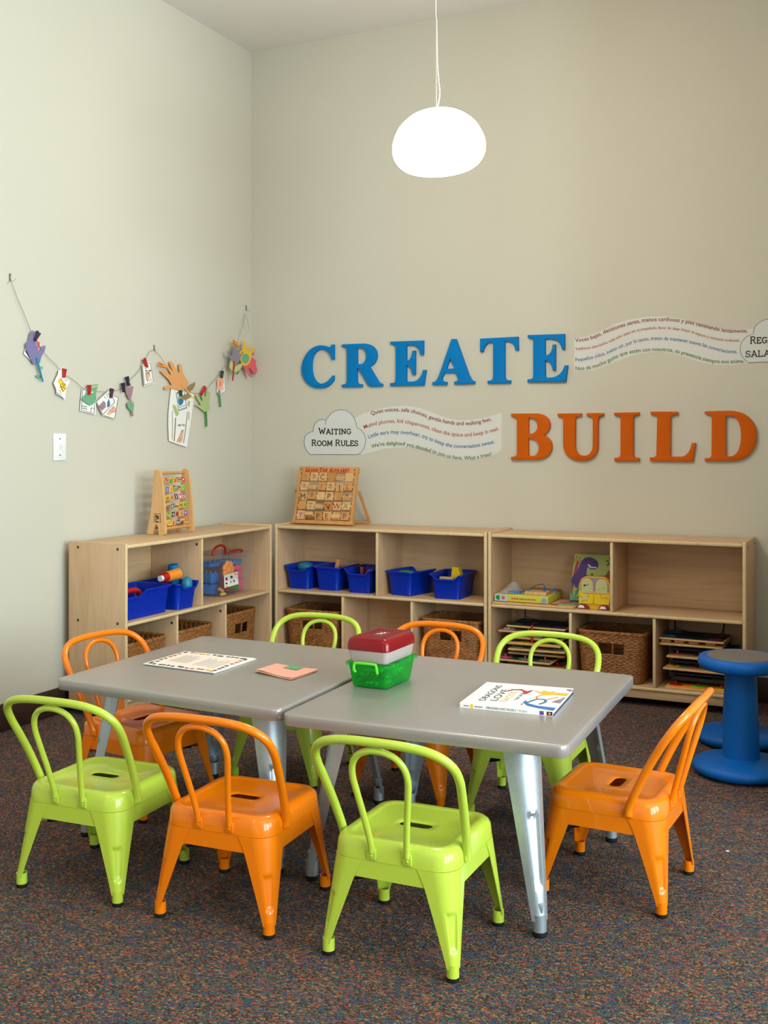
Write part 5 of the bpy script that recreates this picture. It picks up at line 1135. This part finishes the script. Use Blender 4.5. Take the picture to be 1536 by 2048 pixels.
craft('paper_flower', 'purple paper hand on a teal stick, at the far left of the garland', 'paper craft', [('hand', 'violet', a([(395,300),(378,400),(388,540),(415,390),(440,350),(500,300),(525,295),(492,400),(478,480),(515,395),(560,345),(575,380),(520,545),(482,640),(490,760),(545,890),(590,890),(620,800),(745,735),(745,850),(680,980),(630,1070),(600,1180),(585,1255),(500,1270),(400,1300),(330,1190),(260,1030),(200,890),(170,780),(165,700),(190,640),(245,680),(265,560),(290,440),(320,370),(355,315)]), .0158, .0009),
    ('stick', 'teal', a([(470,1100),(515,1095),(555,1260),(695,1800),(665,1815),(620,1700),(500,1280)]), .0185, .0025), ('leaf', 'sage', a(disc(640,1400,34,44)), .0152, .0008), ('leaf', 'sage', a(disc(512,1640,38,44)), .0110, .0008), ('leaf', 'sage', a(disc(568,1665,38,46)), .0118, .0008)])
a = lambda L: pxs(100, 725, 10.24, L)
gir = [('card', 'white', a([(235,140),(170,170),(165,230),(75,420),(130,560),(130,640),(250,700),(310,770),(325,590),(345,500),(400,410),(385,330),(320,290)]), .0156, .0009), ('drawing', 'yellow', a([(170,350),(205,315),(235,380),(330,470),(320,560),(270,605),(215,540),(205,450),(165,400)]), .0160, .0004)]
for x, y in ((260,440),(215,465),(290,465),(245,495),(275,510),(220,505),(310,530),(245,550),(265,585)): gir.append(('drawing', 'ink', a(disc(x, y, 11, 13, 8)), .0164, .0004))
for P in ([(215,320),(245,370),(330,465)], [(190,560),(215,600),(205,620)], [(145,600),(160,640),(240,655)], [(300,290),(380,340)], [(300,350),(350,400)], [(310,330),(365,370)]): gir.append(('drawing', 'grey' if P[0][1] in (290, 350, 330) else 'ink', a(lines(P, 8)), .0164, .0004))
craft('drawing_card', 'white card with a spotted yellow animal, next to the purple hand', 'paper', gir)
C2 = a([(655,520),(610,985),(935,1075),(945,760),(900,600),(770,555)])
craft('drawing_card', 'white card half covered by the crumpled green paper shape', 'paper', [('card', 'white', C2, .0090, .0009)] + [('drawing', 'ink', a(lines(P, 9)), .0094, .0004) for P in ([(675,545),(640,968)], [(640,968),(905,1048)], [(905,1048),(912,860)], [(675,545),(770,575)], [(845,925),(835,1020)], [(845,930),(905,940)])] + [('drawing', 'grey', a(lines(P, 22)), .0094, .0003) for P in ([(655,885),(760,912)], [(655,930),(765,955)])])
craft('paper_leaf', 'crumpled green paper shape pegged over a white card', 'paper craft', [('leaf', 'sage', a([(985,440),(870,460),(840,500),(840,540),(760,580),(740,640),(640,745),(760,850),(830,880),(910,840),(950,740),(940,640),(975,500)]), .0160, .0009), ('fold', 'pgreen', a([(850,490),(965,462),(975,490),(930,505),(850,520)]), .0168, .0006), ('fold', 'white', a([(830,605),(890,595),(890,610),(840,635)]), .0168, .0006), ('fold', 'ltgreen', a([(750,580),(830,560),(830,590),(760,625)]), .0168, .0006)])
C4 = a([(1290,680),(1405,710),(1325,1165),(1090,1090),(1170,900)])
craft('drawing_card', 'white card with an orange animal behind the tilted purple and blue card', 'paper', [('card', 'white', C4, .0090, .0009), ('drawing', 'skin', a([(1300,885),(1340,920),(1340,1010),(1250,1050),(1190,1090),(1170,1040),(1220,970)]), .0094, .0004)] + [('drawing', 'ink', a(lines(P, 9)), .0094, .0004) for P in ([(1300,690),(1400,715)], [(1400,715),(1322,1150)], [(1322,1150),(1110,1085)])] + [('drawing', 'rust', a(lines(P, 7)), .0098, .0003) for P in ([(1300,890),(1280,960),(1200,1010)], [(1250,1010),(1330,1000)], [(1340,930),(1330,1020)])])
C5 = a([(1215,545),(940,800),(1080,1085),(1340,810)])
craft('drawing_card', 'tilted white card with purple and blue animals', 'paper', [('card', 'white', C5, .0160, .0009), ('drawing', 'mauve', a([(1100,780),(1140,830),(1140,920),(1060,990),(1010,880)]), .0164, .0004), ('drawing', 'blueink', a([(1200,745),(1225,800),(1230,890),(1170,930),(1170,830)]), .0164, .0004), ('drawing', 'purple', a(lines([(1010,890),(1060,960)], 14)), .0168, .0003)] + [('drawing', 'ink', p, .0164, .0004) for p in frame4(inset(C5, .94), .9)] + [('drawing', 'grey', a(lines(P, 14)), .0164, .0003) for P in ([(1110,690),(1150,740)], [(1150,650),(1190,700)], [(1185,620),(1225,670)])])
a = lambda L: pxs(230, 700, 14.12, L)
craft('paper_flower', 'mauve paper hand flower with two green leaves', 'paper craft', [('hand', 'mauve', a([(310,920),(340,930),(360,1090),(400,1060),(425,1060),(440,930),(455,940),(447,1070),(500,1010),(520,1050),(490,1210),(465,1330),(440,1400),(400,1400),(330,1260),(295,1120),(300,980)]), .0158, .0009), ('stem', 'brownp', a([(430,1380),(460,1380),(485,1600),(525,1860),(480,1870),(450,1700)]), .0164, .0008), ('leaf', 'sage', a([(380,1450),(450,1530),(470,1640),(490,1520),(520,1430),(540,1560),(520,1740),(460,1720),(370,1640),(345,1530)]), .0172, .0008)])
CD_ = a([(760,410),(1005,320),(1105,930),(820,1020)])
dog = [('card', 'white', CD_, .0156, .0009), ('drawing', 'skin', a([(890,600),(970,600),(975,750),(950,880),(910,890),(880,740),(870,640)]), .0160, .0004)] + [('drawing', 'ink', p, .0160, .0004) for p in frame4(inset(CD_, .90), .8)]
dog += [('drawing', 'ink', a(lines(P, 11)), .0164, .0003) for P in ([(890,600),(870,640),(880,740),(915,890)], [(970,600),(975,750)], [(960,880),(1020,850),(1015,790)], [(900,600),(940,570),(975,600)])] + [('drawing', 'ink', a(disc(x, y, r, r * 1.3)), .0164, .0003) for x, y, r in ((880,580,17),(995,580,20),(935,650,14),(905,680,12))] + [('drawing', 'grey', a(lines(P, 16)), .0160, .0003) for P in ([(815,470),(860,455)], [(840,530),(950,490)])]
craft('drawing_card', 'narrow white card with a brown dog, pegged by the middle hook', 'paper', dog)
a = lambda L: pxs(310, 710, 1401 / 130, L)
LP = a([(350,705),(330,850),(290,1250),(285,1500),(300,1850),(480,1920),(690,1985),(760,1500),(830,1000),(840,860),(740,800),(540,750)])
lp = [('sheet', 'white', LP, .0100, .0009)] + [('drawing', 'brownp', a(lines(P, w_)), .0104, .0004) for P, w_ in (([(375,1200),(378,1500),(370,1820)], 12), ([(445,1350),(432,1600),(415,1860)], 22), ([(700,1230),(660,1600),(615,1900)], 16), ([(735,1220),(725,1400)], 14))]
lp += [('drawing', 'ltgreen', a(P), .0104, .0004) for P in ([(390,1060),(450,1100),(520,1270),(460,1330),(420,1240),(380,1120)], [(710,980),(760,1000),(740,1130),(700,1080)])] + [('drawing', 'yellow', a([(790,930),(850,870),(835,950)]), .0104, .0003), ('drawing', 'skin', a([(570,1620),(620,1610),(610,1700),(590,1780),(550,1890),(470,1870),(530,1750)]), .0104, .0004)]
lp += [('drawing', 'ink', a(lines(P, 9)), .0108, .0003) for P in ([(565,1620),(580,1640),(605,1635),(620,1610)], [(575,1660),(600,1665)])] + [('drawing', 'rust', a(lines(P, 9)), .0108, .0003) for P in ([(470,1870),(530,1750),(560,1680)], [(545,1780),(530,1890)], [(600,1720),(570,1880)])]
lpt = craft('drawing_sheet', 'long white sheet with a drawn forest and an orange fox', 'paper', lp)
V, Fc, wd = text2d('I MATTER', 1.0, .02); tb = lpt.location
MB().add([onx(310 + (488 + x / wd * 160) / 10.777, 710 + (1535 - y * 62) / 10.777, .0106) - tb for x, y in V], Fc).build('drawing_text', M['ink'], lpt, angle=0, fixn=False)
CK = a([(450,800),(630,740),(700,1160),(510,1230)])
craft('drawing_card', 'small white card with a teal creature on top of the long forest sheet', 'paper', [('card', 'white', CK, .0130, .0008), ('drawing', 'teal', a([(500,930),(560,960),(620,980),(600,1050),(530,1100),(500,1010)]), .0134, .0004)] + [('drawing', 'ink', p, .0134, .0004) for p in frame4(inset(CK, .9), .8)] + [('drawing', 'grey', a(lines(P, 16)), .0134, .0003) for P in ([(520,1130),(670,1080)], [(520,1180),(680,1130)])] + [('drawing', 'ink', a(disc(x, y, 12)), .0134, .0003) for x, y in ((490,825),(525,815),(508,910))])
craft('paper_flower', 'large tan paper hand with a stem and two brown leaves', 'paper craft', [('hand', 'tan', a([(120,340),(165,325),(210,340),(330,430),(345,420),(265,270),(290,250),(390,360),(300,160),(340,125),(370,150),(480,340),(520,385),(530,380),(510,210),(540,185),(570,210),(600,370),(650,480),(715,580),(720,630),(700,670),(640,740),(540,760),(440,740),(350,710),(300,735),(210,745),(200,700),(230,675),(360,640),(300,540),(200,440),(130,370)]), .0170, .0010), ('stem', 'tan', a([(545,620),(580,625),(700,740),(810,905),(780,915),(720,830),(650,740)]), .0190, .0012), ('leaf', 'brownp', a([(690,735),(720,690),(800,620),(870,585),(865,650),(820,740),(740,790)]), .0184, .0009), ('leaf', 'brownp', a([(540,930),(600,870),(720,830),(770,880),(770,905),(680,965),(580,965)]), .0184, .0009)])
craft('paper_flower', 'light green paper hand on a green stick', 'paper craft', [('hand', 'ltgreen', a([(890,840),(920,880),(1010,1000),(1022,965),(990,870),(1020,850),(1060,885),(1090,900),(1110,760),(1130,720),(1150,750),(1150,880),(1180,790),(1195,800),(1180,950),(1170,1040),(1190,1130),(1170,1190),(1100,1230),(1050,1220),(960,1140),(870,1095),(870,1070),(910,1065),(990,1085),(960,1030),(900,930),(875,870)]), .0158, .0009), ('stick', 'green', a([(1085,1215),(1120,1220),(1130,1400),(1130,1545),(1100,1545),(1100,1400)]), .0175, .0022)])
a = lambda L: pxs(430, 660, 12.8, L)
craft('drawing_card', 'white card behind the pink paper tulip', 'paper', [('card', 'white', a([(240,1130),(275,1570),(150,1640),(45,1600),(55,1250),(160,1170)]), .0090, .0008)] + [('drawing', 'ink', a(lines(P, 6)), .0094, .0004) for P in ([(245,1140),(278,1560)], [(278,1562),(155,1632)])] + [('drawing', 'pinkp', a(lines([(180,1540),(230,1470)], 9)), .0094, .0003)])
craft('paper_flower', 'pink paper tulip on a green stick', 'paper craft', [('petal', 'salmon', a([(150,1180),(220,1240),(225,1340),(190,1470),(140,1570),(90,1530),(62,1400),(70,1270),(110,1210)]), .0140, .0009), ('petal_centre', 'orangep', a([(130,1290),(165,1340),(150,1450),(120,1440),(105,1350)]), .0144, .0004), ('stick', 'green', a([(100,1560),(135,1560),(140,1700),(165,1970),(135,1970),(110,1700)]), .0165, .0020), ('leaf', 'sage', a(disc(106,1632,26,44)), .0172, .0006)])
craft('paper_hand', 'pink paper hand pointing down in the corner cluster', 'paper craft', [('hand', 'pinkp', a([(945,700),(1050,780),(1040,880),(1085,1020),(1075,1060),(1040,1130),(1000,1110),(900,980),(850,960),(920,1190),(905,1210),(870,1180),(800,1060),(760,980),(700,910),(830,880),(900,820)]), .0460, .0009), ('dot', 'pinkp', a(disc(975,610,32,42)), .0460, .0009), ('dot', 'pinkp', a(disc(690,495,22,30)), .0460, .0009)])
craft('paper_hand', 'yellow paper hand with a teal disc in the corner cluster', 'paper craft', [('hand', 'yellowp', a([(760,260),(800,280),(800,340),(780,440),(790,510),(830,500),(850,440),(900,370),(930,390),(880,500),(870,540),(910,530),(960,470),(1030,465),(1030,490),(960,570),(930,640),(930,720),(890,840),(830,900),(750,920),(690,870),(650,760),(660,690),(620,640),(640,560),(700,500),(720,350)]), .0490, .0009), ('disc', 'sage', a(disc(780,730,95,125,20)), .0494, .0004), ('stick', 'green', a([(540,1135),(575,1150),(655,1010),(640,960)]), .0478, .0018)])
craft('paper_flower', 'grey paper hand on a red stick with pale leaves, in the corner cluster', 'paper craft', [('hand', 'greyp', a([(320,525),(345,555),(410,665),(440,660),(455,560),(490,440),(530,400),(560,310),(590,320),(570,480),(590,560),(620,500),(670,375),(690,385),(640,560),(620,600),(650,650),(720,555),(740,565),(660,690),(600,830),(520,920),(470,850),(420,760),(380,720),(300,570)]), .0560, .0009), ('leaf', 'pgreen', a([(410,770),(470,870),(470,1040),(420,1040),(375,960),(380,860)]), .0545, .0009), ('leaf', 'pgreen', a([(690,850),(700,920),(620,1040),(540,1080),(490,1060),(510,960),(580,890)]), .0545, .0009), ('stick', 'red', a([(480,800),(515,810),(490,1060),(470,1300),(440,1300),(460,1060)]), .0585, .0022)])

def peg(label, p0, p1, m, off=.026):
    A, B = onx(*p0, off), onx(*p1, off); d = (B - A); L = d.length; d.normalize(); n = Vector((0, -d.z, d.y)); X = Vector((1, 0, 0))
    t = thing('clothespin', label, 'clothespin', A, 0, 'small wooden clothespins on the string'); o = A
    for s in (-1, 1):
        ctr = [(A + n * s * .0074, .0028), (A + d * L * .45 + n * s * .0034, .0032), (B + n * s * .0024, .0022)]; rings = []
        for c, h in ctr: rings.append([c - o + n * h * q + X * x for q, x in ((-1, -.008), (1, -.008), (1, .004), (-1, .004))])
        MB().loft(rings, cap0=True, cap1=True).build('prong', M[m], t, angle=0)
    c = A + d * L * .42 - o; MB().tube([c - n * .007 + X * -.002, c + n * .007 + X * -.002], .0022, 8).build('spring', M['steel'], t)
k = lambda x0, y0, sc, p: (x0 + p[0] / sc, y0 + p[1] / sc)
peg('dark purple clothespin on the purple paper hand', k(40, 640, 14.63, (560, 360)), k(40, 640, 14.63, (450, 600)), 'plum')
peg('red clothespin on the spotted yellow animal card', k(100, 725, 10.24, (305, 130)), k(100, 725, 10.24, (290, 310)), 'red')
peg('orange-red clothespin on the crumpled green shape', k(100, 725, 10.24, (808, 460)), k(100, 725, 10.24, (815, 660)), 'red')
peg('dark purple clothespin on the tilted animal card', k(100, 725, 10.24, (1275, 535)), k(100, 725, 10.24, (1255, 725)), 'plum')
peg('navy clothespin left of the mauve hand flower', k(230, 700, 14.12, (230, 930)), k(230, 700, 14.12, (260, 1190)), 'navy')
peg('navy clothespin on top of the mauve hand flower', k(230, 700, 14.12, (342, 755)), k(230, 700, 14.12, (395, 1010)), 'navy')
peg('red clothespin on the brown dog card', k(230, 700, 14.12, (825, 250)), k(230, 700, 14.12, (915, 480)), 'red')
peg('orange clothespin on a finger of the large tan hand', k(310, 710, 10.777, (90, 190)), k(310, 710, 10.777, (270, 265)), 'orangep')
peg('green clothespin on the teal creature card', k(310, 710, 10.777, (558, 760)), k(310, 710, 10.777, (568, 890)), 'dkgreen')
peg('red clothespin on the light green hand', k(310, 710, 10.777, (1092, 690)), k(310, 710, 10.777, (1000, 860)), 'red')
peg('dark green clothespin on the pink paper tulip', k(430, 660, 12.8, (190, 1045)), k(430, 660, 12.8, (185, 1230)), 'dkgreen')
peg('orange clothespin on the corner cluster of paper hands', k(430, 660, 12.8, (465, 290)), k(430, 660, 12.8, (620, 430)), 'orangep', .056)
